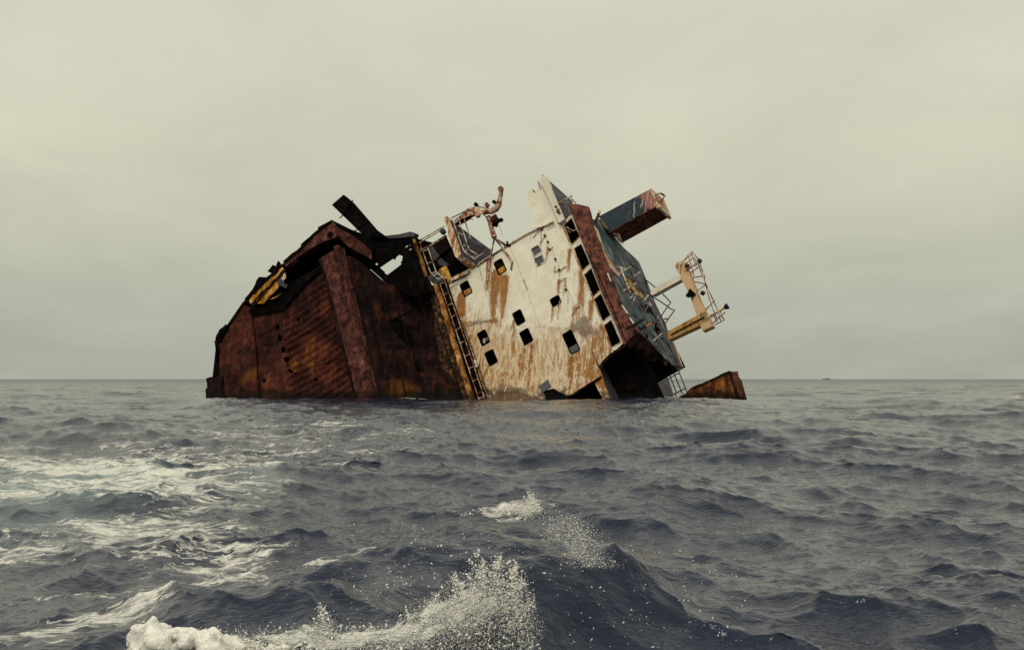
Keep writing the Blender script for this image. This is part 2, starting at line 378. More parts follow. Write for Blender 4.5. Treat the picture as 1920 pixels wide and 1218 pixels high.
th_in = np.linspace(-.47, .47, 830)
th_out = np.linspace(.47, 2 * math.pi - .47, 110)[1:-1]
TH = np.concatenate([th_in, th_out])
rr = [1.2]
while rr[-1] < 12000:
    r_ = rr[-1]
    rr.append(r_ + (max(.035, .0035 * r_) if r_ < 30 else .0058 * r_ if r_ < 260 else .012 * r_ if r_ < 1500 else .05 * r_))
RR = np.array(rr)
TT, RG = np.meshgrid(TH, RR); X0 = RG * np.sin(TT); Y0 = RG * np.cos(TT)
nr, nc = RG.shape
w1 = np.array([-.32, -.947]); w2 = np.array([-.62, -.78])
T1 = ocean_tile(768, 41., w1, 3.5, .03, 3, 3.5); T2 = ocean_tile(384, 9.3, w2, 1.6, .012, 5, 2); T3 = ocean_tile(512, 311., w1, 5.6, .5, 9, 3)
f2 = np.clip(1.2 - RG / 130, 0, 1); f1 = np.clip(1.3 - RG / 900, .5, 1)
cosr, sinr = math.cos(.5), math.sin(.5)
def sm(t, L, x, y): return sample(t, L, x * cosr - y * sinr, x * sinr + y * cosr)
A1, A2, A3 = .090, .026, .10
Z = A1 * f1 * sample(T1[0], 41., X0, Y0) + A2 * f2 * sm(T2[0], 9.3, X0, Y0) + A3 * sample(T3[0], 311., X0, Y0)
CH = -1.5
DX = CH * (A1 * f1 * sample(T1[1], 41., X0, Y0)); DY = CH * (A1 * f1 * sample(T1[2], 41., X0, Y0))
d2x, d2y = sm(T2[1], 9.3, X0, Y0), sm(T2[2], 9.3, X0, Y0)
DX += CH * A3 * sample(T3[1], 311., X0, Y0); DY += CH * A3 * sample(T3[2], 311., X0, Y0)
DX += CH * A2 * f2 * (d2x * cosr + d2y * sinr); DY += CH * A2 * f2 * (-d2x * sinr + d2y * cosr)
# the boat's own wake: steep ridges close in front
def ridge(pts, hgt, wf, wb, zr, p=7.):
    """crest line given by points of the photograph at the crest's height; wf/wb: slope lengths on the near and far side"""
    g = np.array([ground(x, y, zr)[:2] for x, y in pts]); seg = np.hypot(*np.diff(g, axis=0).T); cum = np.concatenate([[0], np.cumsum(seg)])
    n = max(10, int(cum[-1] / .12)); tt = np.linspace(0, 1, n)
    gx, gy = np.interp(tt * cum[-1], cum, g[:, 0]), np.interp(tt * cum[-1], cum, g[:, 1])
    env = np.clip(np.sin(math.pi * np.clip(tt, .03, .97)) * 1.35, 0, 1)
    sel = RG < 60; xs, ys = X0[sel], Y0[sel]; acc = np.zeros_like(xs)
    for a, b, e in zip(gx, gy, env):
        ey = ys - b; w = wf + (wb - wf) / (1 + np.exp(-np.clip(ey / .15, -30, 30)))
        acc += (e * np.exp(-((xs - a) ** 2 + ey ** 2) / w ** 2)) ** p
    Z[sel] += hgt * np.minimum(acc ** (1 / p), 1.25) * (1 + .22 * sample(T1[0], 41., xs * 1.9, ys * 1.9))
ridge([(520, 1105), (600, 1065), (690, 1030), (780, 1003), (900, 1003), (1040, 1030)], .24, .85, 1.6, .26)
ridge([(900, 1110), (1000, 1078), (1110, 1056), (1165, 1058), (1210, 1066)], .33, .5, .55, .34)
ridge([(860, 970), (960, 958), (1030, 965)], .15, .45, .7, .2)
ridge([(1130, 935), (1250, 908), (1400, 915)], .20, .8, 1.3, .2)
ridge([(250, 915), (480, 880), (640, 880)], .2, 1.2, 1.8, .2)
ridge([(1400, 815), (1610, 830), (1760, 832)], .12, .9, 1.4, .1)
calm = np.clip(1 - ((Y0 - 91) / 9) ** 2, 0, 1) * (np.abs(X0) < 30)
Z *= 1 - .35 * calm
Z += np.clip(1.4 - RG / 14, 0, 1) * .009 * (sm(T2[0], 9.3, X0 * 2.3 + 3, Y0 * 2.3) + .6 * sm(T2[0], 9.3, X0 * 4.1, Y0 * 4.1 + 2))
# foam and aerated water
PXX = 960 + FPX * X0 / np.maximum(Y0 * _c - CAMH * _s, .5); PYY = 609 - FPX * (-Y0 * _s - CAMH * _c) / np.maximum(Y0 * _c - CAMH * _s, .5)
front = Y0 > 1.0
foam = np.zeros_like(Z); aer = np.zeros_like(Z)
def blob(px, py, rx, ry, v, rot=0.):
    """density on the water around a point of the photograph, as an ellipse on the water"""
    c_ = math.cos(rot); s_ = math.sin(rot); dx, dy = PXX - px, PYY - py
    return np.where(front, v * np.exp(-(((dx * c_ + dy * s_) / rx) ** 2 + ((-dx * s_ + dy * c_) / ry) ** 2)), 0)
for a in ((320, 1020, 380, 90, .3), (300, 870, 520, 80, .24), (60, 880, 330, 42, .5), (300, 905, 260, 40, .5), (430, 880, 150, 28, .3), (80, 950, 260, 30, .4), (330, 835, 420, 14, .3), (600, 815, 260, 10, .28), (540, 845, 160, 12, .32), (250, 800, 420, 10, .22),
          (350, 985, 260, 14, .45), (360, 1012, 180, 12, .45), (470, 1048, 200, 16, .5), (330, 1066, 220, 12, .42), (600, 1056, 150, 14, .55, -.25), (520, 1080, 120, 12, .5, -.25), (300, 1118, 190, 16, .55), (420, 1105, 120, 14, .5), (640, 1045, 90, 10, .5, -.3),
          (60, 1160, 160, 30, .35), (200, 1140, 150, 20, .4), (60, 1068, 120, 8, .3), (20, 1000, 60, 10, .4),
          (960, 960, 60, 6, .8), (1115, 1064, 50, 8, .7), (1816, 734, 14, 3, .9), (1905, 745, 20, 3, .9), (1340, 716, 20, 2, .5), (780, 750, 40, 3, .5), (650, 800, 60, 6, .4),
          (420, 1212, 230, 12, .9), (760, 1212, 200, 14, .9), (900, 1180, 60, 30, .5), (885, 746, 520, 1.6, .45), (500, 745, 60, 1.5, .5), (770, 746, 50, 1.8, .5), (1180, 745, 80, 1.8, .5), (1330, 741, 60, 1.5, .4)):
    foam += blob(*a)
for a in ((90, 910, 210, 48, .75), (240, 900, 130, 40, .6), (470, 912, 70, 22, .6), (450, 850, 130, 12, .2), (60, 960, 200, 40, .4), (440, 800, 160, 8, .2), (450, 1150, 90, 14, .25)):
    aer += blob(*a)
# crests that fold over carry a little foam
for x_ in np.arange(392, 1390, 17):
    foam += blob(x_ + RNG.normal(0, 8), 746 + RNG.normal(0, 1.2), RNG.uniform(8, 26), RNG.uniform(.8, 2.0), RNG.uniform(.0, 1.2))
foam = np.clip(foam * .6, 0, .64); aer = np.clip(aer, 0, 1)
Z += .02 * foam * (RG < 40) * sm(T2[0], 9.3, X0 * 1.7, Y0 * 1.7)
VX = np.stack([X0 + DX, Y0 + DY, Z], -1).reshape(-1, 3)
idx = np.arange(nr * nc).reshape(nr, nc); nx = np.roll(idx, -1, 1)
quads = np.stack([idx[:-1], nx[:-1], nx[1:], idx[1:]], -1).reshape(-1, 4)
me = bpy.data.meshes.new('sea')
me.vertices.add(len(VX)); me.vertices.foreach_set('co', VX.astype(np.float32).ravel())
me.loops.add(quads.size); me.loops.foreach_set('vertex_index', quads[:, ::-1].astype(np.int32).ravel())
me.polygons.add(len(quads)); me.polygons.foreach_set('loop_start', np.arange(0, quads.size, 4, dtype=np.int32))
me.polygons.foreach_set('use_smooth', np.ones(len(quads), bool)); me.update(calc_edges=True)
for nm, arr in (('foam', foam), ('aer', aer)):
    at = me.attributes.new(nm, 'FLOAT', 'POINT'); at.data.foreach_set('value', arr.astype(np.float32).ravel())
k = NT('sea_water')
fo, ae = k.attr('foam'), k.attr('aer')
warp = k.n('ShaderNodeVectorMath', operation='ADD'); k.set(warp.inputs[0], k.pos)
wv = k.n('ShaderNodeTexNoise'); k.set(wv.inputs[0], k.pos); wv.inputs['Scale'].default_value = .9; wv.inputs['Detail'].default_value = 3
ws = k.n('ShaderNodeVectorMath', operation='SCALE'); k.set(ws.inputs[0], wv.outputs['Color']); ws.inputs[3].default_value = .9; k.set(warp.inputs[1], ws.outputs[0])
def ridged(scale, vec, g=5.0):
    a = k.noise(scale, 7, .58, vec=vec); return k.math('SUBTRACT', 1, k.math('MULTIPLY', k.math('ABSOLUTE', k.math('SUBTRACT', a, .5)), g), clamp=True)
mv = k.map((.6, 1.35, 1), warp.outputs[0], rot=(0, 0, -.15))
lace = k.math('MAXIMUM', ridged(1.0, mv, 8.), k.math('MULTIPLY', ridged(2.8, mv, 9.), .97))
clump = k.noise(.7, 7, .66, vec=mv)
cov = k.math('MULTIPLY', fo, k.step(clump, .38, .66, .2, 1.9))
fth = k.math('SUBTRACT', 1.06, k.math('MULTIPLY', cov, 1.15))
fm = k.step(lace, fth, k.math('ADD', fth, .22))
fm = k.math('MULTIPLY', fm, k.step(fo, .03, .12))
brk = k.noise(6.5, 6, .7, vec=mv)
fm = k.math('MULTIPLY', fm, k.step(k.math('ADD', brk, k.math('MULTIPLY', fo, .22)), .45, .66, .1, 1))
fm = k.math('MULTIPLY', fm, k.step(k.noise(30, 4, .7), .3, .6, .6, .95))
base = k.mix(k.step(k.math('ADD', ae, k.math('MULTIPLY', k.math('SUBTRACT', clump, .5), 1.7)), .1, 1.05), (.007, .012, .028), (.125, .18, .17))
base = k.mix(fm, base, (.66, .65, .57))
k.set(k.b.inputs['IOR'], 1.333); k.b.inputs['Specular Tint'].default_value = (.86, .95, 1, 1)
r1 = k.math('MULTIPLY', k.math('ABSOLUTE', k.math('SUBTRACT', k.noise(4.2, 5, .58, vec=k.map((.8, 1.3, 1), rot=(0, 0, -.3)), dist=.4), .5)), -1.5)
r2 = k.math('MULTIPLY', k.math('ABSOLUTE', k.math('SUBTRACT', k.noise(11, 2, .5, vec=k.map((.7, 1.4, 1), rot=(0, 0, -.45)), dist=.3), .5)), -.5)
far_ = k.n('ShaderNodeSeparateXYZ'); k.set(far_.inputs[0], k.pos)
r0 = k.math('MULTIPLY', k.math('MULTIPLY', k.noise(.45, 4, .55, vec=k.map((.7, 1.3, 1), rot=(0, 0, -.3))), 10.), k.step(far_.outputs[1], 110, 420))
rip = k.math('ADD', k.math('ADD', r1, r2), r0)
rip = k.math('ADD', rip, k.math('MULTIPLY', fm, .35))
k.bump(rip, .5, .05)
k.done(base, k.math('MAXIMUM', k.step(fm, 0, 1, .05, .9), k.step(far_.outputs[1], 50, 600, .05, .27)), .5)
sea = link('sea', me, k.m, kind='structure')

# ------------------------------------------------------------------ the wreck
wreck = bpy.data.objects.new('shipwreck', None); COL.objects.link(wreck); wreck.location = tuple(BASE)
wreck['label'] = 'capsized rusty cargo ship lying on its side half sunk, white bridge house to the right'
wreck['category'] = 'shipwreck'
W = wreck
FA = 5.0
# ---- hull end: shell, corrugated bulkhead, girder, gunwale beam
sil = [(384, 770), (390, 742), (400, 704), (404, 655), (403, 640), (412, 622), (428, 608), (456, 567), (478, 545), (505, 518), (536, 488), (564, 464), (596, 434), (622, 416)]
P = qf(sil, FA - .2)
Vv, Ff = [], []
inn = [p + np.array([0, -.12, .16]) for p in P]
for i, p in enumerate(P):
    for c_, f_ in ((p, FA - .2 + RNG.uniform(-.1, .15)), (p, FA - 9), (inn[i], FA - 9), (inn[i], FA - .25)):
        Vv.append(np.array([f_, c_[1], c_[2]]))
for i in range(len(P) - 1):
    a, b = i * 4, i * 4 + 4
    for j in range(4): Ff.append((a + j, a + (j + 1) % 4, b + (j + 1) % 4, b + j))
Ff += [(0, 1, 2, 3), tuple(len(Vv) - 4 + j for j in (3, 2, 1, 0))]
mesh('hull_shell', Vv, Ff, M['dark_rust'], W)
bulk_px = [(398, 772), (404, 742), (409, 702), (411, 655), (409, 642), (430, 614), (458, 573), (500, 580), (528, 577), (560, 548), (614, 503), (640, 500), (664, 594), (712, 772)]
bp = qf(bulk_px, FA)
cor = [(530, 600), (612, 512), (650, 520), (700, 745), (545, 745), (535, 660)]
cpoly = [(p[1], p[2]) for p in qf(cor, FA)]
holes_px = [(520, 613, 4, 6), (524, 634, 4, 7), (531, 656, 5, 6), (536, 674, 5.5, 5.5), (543, 695, 4, 4), (495, 714, 4, 4), (592, 712, 3.5, 3), (558, 600, 3, 2.5), (470, 652, 2.5, 2.5)]
bh = []
for x, y, rx, ry in holes_px:
    bh.append(qf([(x + rx * math.cos(t) * random.uniform(.8, 1.2), y + ry * math.sin(t) * random.uniform(.8, 1.2)) for t in np.arange(0, 6.28, .8)], FA))
def bulk_disp(s, u):
    inn_ = inside(cpoly, s, u).astype(float)
    d = inn_ * .13 * np.sin(2 * math.pi * (s + .07 * np.sin(u * 1.1) + .05 * fbm(s, u, .5, 12.)) / .52) * (.85 + .5 * fbm(s, u, .4, 21.))
    return d + .09 * fbm(s, u, .35, 3.) - .15 * inn_ * 0
def ox_fn(lst, f):
    L_ = [(q(x, y, f=f)[1:], rx * .04, ry * .04, v) for x, y, rx, ry, v in lst]
    def fn(Wp, Lp):
        r = np.zeros(len(Lp))
        for c_, a, b, v in L_: r += v * np.exp(-(((Lp[:, 1:] - c_) / (b, a)) ** 2).sum(1))
        return r
    return fn
OXL = [(470, 702, 45, 18, .75), (505, 712, 30, 12, .6), (473, 650, 10, 22, .5), (590, 690, 50, 20, .35), (640, 715, 40, 16, .35), (560, 610, 40, 12, .2), (440, 640, 14, 14, .25)]
sheet('bulkhead', bp, 0, FA, bh, .14, .1, M['hull_rust'], W, bulk_disp, {'ox': ox_fn(OXL, FA)}, smooth=True)
sheet('bulkhead_plate', qf([(404, 765), (414, 706), (414, 652), (432, 614), (470, 576), (480, 660), (486, 765)], FA + .2), 0, FA + .2, [], .2, .06, M['hull_rust'], W, lambda s, u: .05 * fbm(s, u, .6, 1.), {'ox': ox_fn(OXL, FA + .2)}, smooth=True)
for i, (a, b) in enumerate((((478, 634), (524, 606)), ((486, 648), (520, 640)), ((432, 660), (478, 630)), ((540, 640), (640, 590)), ((548, 700), (672, 660)))):
    tubes('weld_seam', [[q(*a, f=FA + .1), q(*b, f=FA + .12)]], .03, M['dark_rust'], W)
# cavity back wall behind the gap and dark hold box
plate('hold_wall', qf([(440, 640), (470, 565), (540, 497), (625, 422), (672, 446), (690, 500), (700, 640)], FA - 2.6), (-.1, 0, 0), M['black_and_shade'], W)
plate('hold_back', qf([(400, 775), (408, 660), (410, 640), (456, 575), (540, 497), (625, 422), (690, 450), (712, 775)], FA - 3.2), (-.1, 0, 0), M['black_and_shade'], W)
plate('hold_floor_plate', [q(455, 580, f=FA - .1), q(528, 582, f=FA - .1), q(528, 582, f=FA - 2.6), q(455, 580, f=FA - 2.6)], (0, -.06, .03), M['black_and_shade'], W)
tubes('stiffener', [[q(530, 545, f=FA - .6), q(575, 528, f=FA - .7), q(612, 500, f=FA - .5)]], .13, M['dark_rust'], W)
g = plate('gunwale_beam', qf([(532, 494), (564, 468), (566, 460), (596, 434), (598, 429), (622, 413), (628, 420), (634, 442), (600, 456), (574, 470), (536, 500)], FA + .5), (-.6, 0, 0), M['girder'], W, .015, .4)
hp = q(619, 440, f=FA + .52)
tubes('mooring_hole', [[hp, hp + np.array([.04, 0, 0])]], .26, M['black_and_shade'], W, 12)
plate('gunwale_top', qf([(530, 490), (564, 462), (564, 458), (596, 430), (596, 426), (622, 412), (622, 417), (596, 436), (566, 466), (536, 494)], FA + .55), (-3.2, 0, 0), M['black_and_shade'], W, .02, .4)
plate('gunwale_return', [q(624, 416, f=FA + .5), q(663, 443, f=FA - 1.0), q(696, 470, f=FA - 1.8), q(697, 486, f=FA - 1.8), q(652, 461, f=FA - .6), q(632, 442, f=FA + .45)], (-.12, -.05, -.05), M['girder'], W)
plate('gunwale_cap', [q(622, 412, f=FA + .52), q(645, 425, f=FA - .4), q(690, 442, f=FA - 1.8), q(700, 474, f=FA - 1.9), q(664, 445, f=FA - 1.05), q(627, 420, f=FA + .5)], (-.3, 0, 0), M['black_and_shade'], W)
# torn plating on the left shoulder
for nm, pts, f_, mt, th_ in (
    ('torn_plate', [(456, 559), (476, 533), (484, 519), (501, 520), (508, 512), (500, 508), (511, 496), (516, 498), (526, 491), (531, 500), (474, 572), (462, 568)], FA + .35, 'black_and_shade', .25),
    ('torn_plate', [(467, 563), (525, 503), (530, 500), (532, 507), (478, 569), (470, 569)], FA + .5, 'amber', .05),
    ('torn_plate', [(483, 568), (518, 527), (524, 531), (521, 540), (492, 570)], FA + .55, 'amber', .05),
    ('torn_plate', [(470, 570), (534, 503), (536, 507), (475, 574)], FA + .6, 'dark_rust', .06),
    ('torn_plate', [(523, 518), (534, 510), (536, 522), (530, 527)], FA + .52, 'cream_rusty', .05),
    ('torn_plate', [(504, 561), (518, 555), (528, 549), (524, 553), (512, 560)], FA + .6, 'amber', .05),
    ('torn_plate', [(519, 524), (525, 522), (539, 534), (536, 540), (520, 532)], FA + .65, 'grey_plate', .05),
    ('torn_plate', [(407, 642), (404, 634), (412, 618), (421, 607), (425, 609), (426, 614), (413, 635)], FA + .3, 'black_and_shade', .5),
    ('torn_plate', [(401, 706), (403, 672), (406, 650), (409, 655), (409, 702)], FA + .2, 'black_and_shade', .5),
    ('torn_plate', [(476, 572), (492, 574), (523, 545), (537, 536), (560, 520), (600, 497), (600, 503), (530, 580), (480, 592), (468, 585)], FA + .25, 'black_and_shade', .12)):
    plate(nm, [p + np.array([RNG.normal(0, .13 if mt == 'black_and_shade' else .02), 0, 0]) for p in qf(pts, f_)], (-th_, 0, 0), M[mt], W, .03, .25)
plate('torn_plate', qf([(385, 772), (386, 742), (385, 730), (388, 727), (386, 709), (396, 706), (404, 708), (409, 703), (416, 705), (414, 722), (418, 742), (422, 772)], FA + .5), (-.5, 0, 0), M['dark_rust'], W, .03, .3)
# girder strip
gp_ = [(599, 487), (603, 482), (626, 469), (633, 500), (656, 594), (692, 742), (698, 772), (672, 772), (668, 742), (637, 622), (608, 512)]
sheet('girder', qf(gp_, FA + .55), 0, FA + .55, [], .2, .5, M['girder'], W, lambda s, u: .05 * fbm(s, u, .8, 9.), smooth=False)
rim_ = [(625, 462), (633, 459), (640, 495), (664, 594), (704, 772), (694, 772), (656, 594), (634, 500)]
plate('girder_flange', qf(rim_, FA + .5), (-1.0, 0, 0), M['girder'], W, .02, .5)
plate('girder_edge', qf([(596, 486), (600, 485), (610, 512), (638, 622), (668, 742), (674, 772), (668, 772), (663, 742), (632, 622), (606, 514)], FA + .6), (-.62, 0, 0), M['dark_rust'], W, .015, .5)
tubes('bracket', [[q(655, 545, f=FA - .2), q(666, 541, f=FA + .1)], [q(649, 531, f=FA), q(652, 528, f=FA + .2)]], .07, M['black_and_shade'], W)
# sloping dark side between hull end and house
NB, MB_ = 46, 56
Lc = [q(634 + (706 - 634) * t, 474 + (775 - 474) * t, f=FA - .35) for t in np.linspace(0, 1, NB)]
Rc = [q(800 + (893 - 800) * t, 512 + (775 - 512) * t, f=.25) for t in np.linspace(0, 1, NB)]
Vv = []
for i in range(NB):
    for j in range(MB_):
        w = j / (MB_ - 1); t = i / (NB - 1); t = t + (1 - t) * .15 * math.exp(-((w - .55) / .24) ** 2); x_ = t * (NB - 1); i0 = min(int(x_), NB - 2); x_ -= i0
        p = (Lc[i0] * (1 - x_) + Lc[i0 + 1] * x_) * (1 - w) + (Rc[i0] * (1 - x_) + Rc[i0 + 1] * x_) * w
        d = .55 * mnoise.fractal(tuple(p * .33 + 5), 1., 2., 5) * math.sin(math.pi * w) - (.8 if .52 < w < .74 else 0) * max(0, math.sin(math.pi * (i / NB - .22) / .5)) * (.6 + .5 * mnoise.noise(tuple(p)))
        Vv.append(p + d * np.array([.7, 0, .7]))
Ff = [(i * MB_ + j, i * MB_ + j + 1, (i + 1) * MB_ + j + 1, (i + 1) * MB_ + j) for i in range(NB - 1) for j in range(MB_ - 1)]
n0 = len(Vv); Vv += [v + np.array([-.15, 0, -.15]) for v in Vv[:n0]]; Ff += [tuple(x + n0 for x in f[::-1]) for f in Ff]
sdk = mesh('sloping_deck', Vv, Ff, M['dark_rust'], W, smooth=True)
at_ = sdk.data.attributes.new('ox', 'FLOAT', 'POINT'); ii = np.arange(NB * MB_); wi_ = (ii % MB_) / (MB_ - 1); ti_ = (ii // MB_) / (NB - 1)
ov = .75 * np.exp(-(((wi_ - .35) / .3) ** 2 + ((ti_ - .86) / .12) ** 2)) + .45 * np.exp(-(((wi_ - .3) / .15) ** 2 + ((ti_ - .3) / .15) ** 2)) + .4 * np.exp(-(((wi_ - .85) / .1) ** 2 + ((ti_ - .4) / .2) ** 2)) + .35 * np.exp(-(((wi_ - .8) / .15) ** 2 + ((ti_ - .85) / .1) ** 2))
at_.data.foreach_set('value', np.concatenate([ov, ov]).astype(np.float32))
for w_, t0, t1 in ((.16, .05, .8), (.33, .1, .95), (.5, .3, .98), (.78, .15, .9), (.9, .05, .95)):
    ln = [Lc[i] * (1 - w_) + Rc[i] * w_ + np.array([.25, 0, .25]) + RNG.normal(0, .03, 3) for i in range(int(NB * t0), int(NB * t1), 4)]
    tubes('stiffener', [ln], .055, M['dark_rust'], W, 5)
plate('deck_edge_plate', [q(806, 534, f=.5), q(826, 534, f=.4), q(858, 640, f=.4), q(893, 772, f=.4), q(806, 772, f=1.6), q(826, 690, f=1.2), q(815, 610, f=.9)], (-.2, 0, -.1), M['lichen'], W, .04, .4)
for a, b in (((735, 600), (806, 560)), ((700, 700), (780, 690))):
    tubes('deck_pipe', [[q(*a, f=3.1), q((a[0] + b[0]) / 2, (a[1] + b[1]) / 2 + 3, f=2.4), q(*b, f=1.2)]], .07, M['black_and_shade'], W)
plate('collapsed_plate', [q(722, 602, f=3.2), q(745, 596, f=3.0), q(775, 628, f=2.0), q(760, 640, f=2.4), q(735, 612, f=3.0)], (-.1, 0, -.05), M['black_and_shade'], W, .05, .3)
plate('collapsed_plate', [q(745, 655, f=3.0), q(790, 680, f=1.8), q(800, 705, f=1.6), q(775, 690, f=2.3)], (-.1, 0, -.05), M['black_and_shade'], W, .05, .3)
# pierced web above it, its shade painted in as near-black
hole1 = [(711, 501), (727, 490), (738, 483), (739, 487), (742, 481), (747, 477), (755, 480), (754, 488), (751, 493), (753, 495), (727, 515), (721, 512), (719, 508)]
hole2 = [(702, 494), (706, 492), (709, 495), (706, 498)]
hole3 = [(758, 462), (763, 459), (765, 462), (760, 464)]; hole4 = [(766, 467), (771, 465), (772, 467), (767, 470)]; hole5 = [(766, 459), (768, 456), (769, 460)]
sheet('pierced_web', qf([(655, 436), (690, 442), (725, 446), (768, 438), (773, 452), (782, 480), (797, 526), (790, 560), (735, 540), (690, 500), (664, 462)], 2.4), 0, 2.4, [qf(h, 2.4) for h in (hole1, hole2, hole3, hole4, hole5)], .25, .14, M['black_and_shade'], W, lambda s, u: .05 * fbm(s, u, .6, 2.))
plate('web_top_edge', qf([(722, 442), (748, 439), (770, 434), (779, 437), (776, 443), (748, 446), (724, 447)], 2.55), (-.6, 0, 0), M['grey_plate'], W, .01)
hc = plate('hatch_panel', qf([(644, 365), (661, 379), (705, 430), (727, 446), (684, 444), (622, 384)], 2.7), (-.25, 0, 0), M['black_and_shade'], W)
for a, b in (((662, 375), (651, 391)), ((660, 387), (637, 409)), ((690, 414), (662, 436))):
    tubes('hatch_rib', [[q(*a, f=2.75), q(*b, f=2.75)]], .05, M['black_and_shade'], W)
plate('web_lower_plate', [q(727, 517, f=2.3), q(762, 502, f=2.3), q(806, 524, f=1.0), q(815, 545, f=.8), q(760, 560, f=2.0)], (-.1, 0, -.1), M['dark_rust'], W, .03, .4)

# ---- white front wall: four strakes of plating with window openings
wins = [(938, 500, .36, .55), (874, 541, .36, .54), (907, 633, .36, .54), (921, 670, .36, .54), (973, 595, .36, .52), (987, 631, .38, .54), (1042, 564, .37, .31), (1071, 641, .38, .84), (1006, 470, .36, .33), (1012, 488, .36, .33)]
win_rim = [rrect(x, y, 0., hu, hs, .1) for x, y, hu, hs in wins]
seam1 = [(884, 504), (908, 540), (932, 610), (972, 729), (984, 772)]
seam1 = [(897, 495), (909, 540), (932, 610), (972, 729), (986, 772)]
seam2 = [(953, 460), (967, 488), (993, 560), (1012, 612), (1029, 661), (1057, 729), (1075, 772)]
seam3 = [(1018, 427), (1040, 480), (1067, 548), (1090, 603), (1106, 650), (1122, 688)]
left_e = [(816, 520), (830, 575), (848, 625), (871, 690), (890, 742), (900, 772)]
right_e = [(1058, 424), (1091, 509), (1112, 558), (1131, 607), (1147, 659)]
stain_px = [  # x0,y0,x1,y1,width px,strength
    (929, 512, 919, 602, 6, .95), (948, 522, 940, 592, 6, .85), (867, 552, 870, 605, 6, .9), (915, 488, 912, 545, 3, .8), (935, 520, 930, 560, 14, .3),
    (862, 560, 884, 640, 7, .5), (880, 640, 900, 735, 9, .45), (964, 600, 963, 665, 3.5, .65), (983, 650, 975, 710, 3.5, .6), (997, 646, 987, 722, 3.5, .7), (975, 665, 972, 700, 3, .5),
    (1037, 573, 1034, 604, 3.5, .6), (1049, 573, 1046, 600, 3, .45), (1068, 470, 1064, 508, 4, .8), (1092, 512, 1085, 590, 7, .8), (1109, 566, 1104, 620, 5, .65), (1077, 578, 1072, 622, 3, .5),
    (1072, 670, 1064, 726, 5, .9), (1087, 655, 1081, 728, 4, .55), (1131, 612, 1122, 668, 7, .75), (1128, 700, 1138, 742, 9, .9), (1105, 690, 1100, 730, 8, .45), (1113, 640, 1104, 700, 6, .45),
    (1016, 430, 1012, 470, 2.5, .45), (1027, 464, 1023, 500, 3, .6), (1054, 470, 1051, 492, 2.5, .4), (1040, 500, 1037, 522, 3, .5), (1049, 512, 1047, 560, 2.5, .5), (1060, 528, 1057, 560, 2.5, .5), (1066, 550, 1062, 585, 2.5, .45),
    (995, 432, 991, 470, 2.5, .35), (1006, 500, 1002, 530, 2, .3), (983, 545, 990, 570, 2, .3), (1047, 525, 1040, 560, 2, .4), (905, 690, 915, 735, 8, .4), (945, 700, 948, 740, 8, .35), (1150, 640, 1140, 690, 5, .5)]
dark_px = [(984, 652, 982, 690, 3, .5), (998, 650, 995, 712, 3, .55), (964, 612, 963, 650, 3, .5), (920, 690, 918, 720, 3, .45), (1068, 668, 1066, 715, 3, .45), (1038, 576, 1037, 598, 3, .4), (1084, 662, 1082, 700, 3, .4), (870, 560, 870, 590, 3, .4), (880, 607, 930, 600, 5, .8), (1080, 612, 1124, 626, 11, .75), (1096, 600, 1100, 640, 8, .55), (1005, 612, 1075, 618, 4, .4), (930, 735, 1010, 728, 6, .6), (940, 722, 975, 732, 6, .5), (870, 640, 880, 700, 4, .35), (895, 735, 935, 738, 8, .75), (1110, 650, 1118, 690, 5, .4), (925, 602, 950, 618, 4, .35)]
def stain_fn(lst):
    segs = []
    for x0, y0, x1, y1, w, v in lst:
        if abs(x1 - x0) < abs(y1 - y0): x1 = x0 + (x1 - x0) * .35 - .03 * (y1 - y0)
        a, b = q(x0, y0, f=0), q(x1, y1, f=0); segs.append((a[1:], b[1:], w * .042, v * 1.95))
    def fn(Wp, Lp):
        r = np.zeros(len(Lp)); s2 = Lp[:, 1:]
        for a, b, w, v in segs:
            d = b - a; t = ((s2 - a) @ d) / (d @ d); tc_ = np.clip(t, 0, 1)
            dd = np.hypot(*(s2 - a - tc_[:, None] * d).T)
            r += (v * .62 * np.exp(-(dd / w) ** 2) + v * .2 * np.exp(-(dd / (2.6 * w)) ** 2)) * (1 - .45 * tc_)
        return r
    return fn
rust_fn, dark_fn = stain_fn(stain_px), stain_fn(dark_px)
def grime_fn(Wp, Lp):
    z = Wp[:, 2]; g_ = np.clip((7.6 - z) / 4.2, 0, 1); return g_ * g_ * (3 - 2 * g_) * .78 + .5 * np.clip((-Lp[:, 2] - 2.0) / 3.5, 0, 1)
ATT = {'rust': rust_fn, 'dark': dark_fn, 'grime': grime_fn}
sh = lambda pts, dx: [(x + dx, y) for x, y in pts]
arch = [(1064, 772), (1072, 740), (1086, 730), (1104, 721), (1113, 723), (1120, 731), (1126, 742), (1136, 772)]
top1 = [(838, 524), (849, 520), (878, 505)]
strakes = [
    ([(816, 522)] + left_e[1:] + sh(seam1, -.25)[::-1] + top1[::-1], [1, 2, 3], .0),
    (sh(seam1, .25) + sh(seam2, -.25)[::-1] + [(923, 478)], [0, 4, 5], .012),
    (sh(seam2, .25)[:-1] + [(1063, 742), (1072, 739), (1086, 729), (1104, 720), (1114, 714), (1124, 690)] + sh(seam3, -.25)[::-1] + [(990, 438)], [6, 7, 8, 9], .0),
    (sh(seam3, .25)[:-1] + [(1124, 686)] + right_e[::-1] + [(1040, 417)], [], .012)]
fw = bpy.data.objects.new('front_wall', None); COL.objects.link(fw); fw.parent = W
for pts, wi, off in strakes:
    sheet('wall_plate', qf(pts, off), 0, off, [[p + np.array([off, 0, 0]) for p in win_rim[i]] for i in wi], .11, .06, M['wall'], fw, lambda s, u: .018 * fbm(s, u, .55, 4.), ATT)
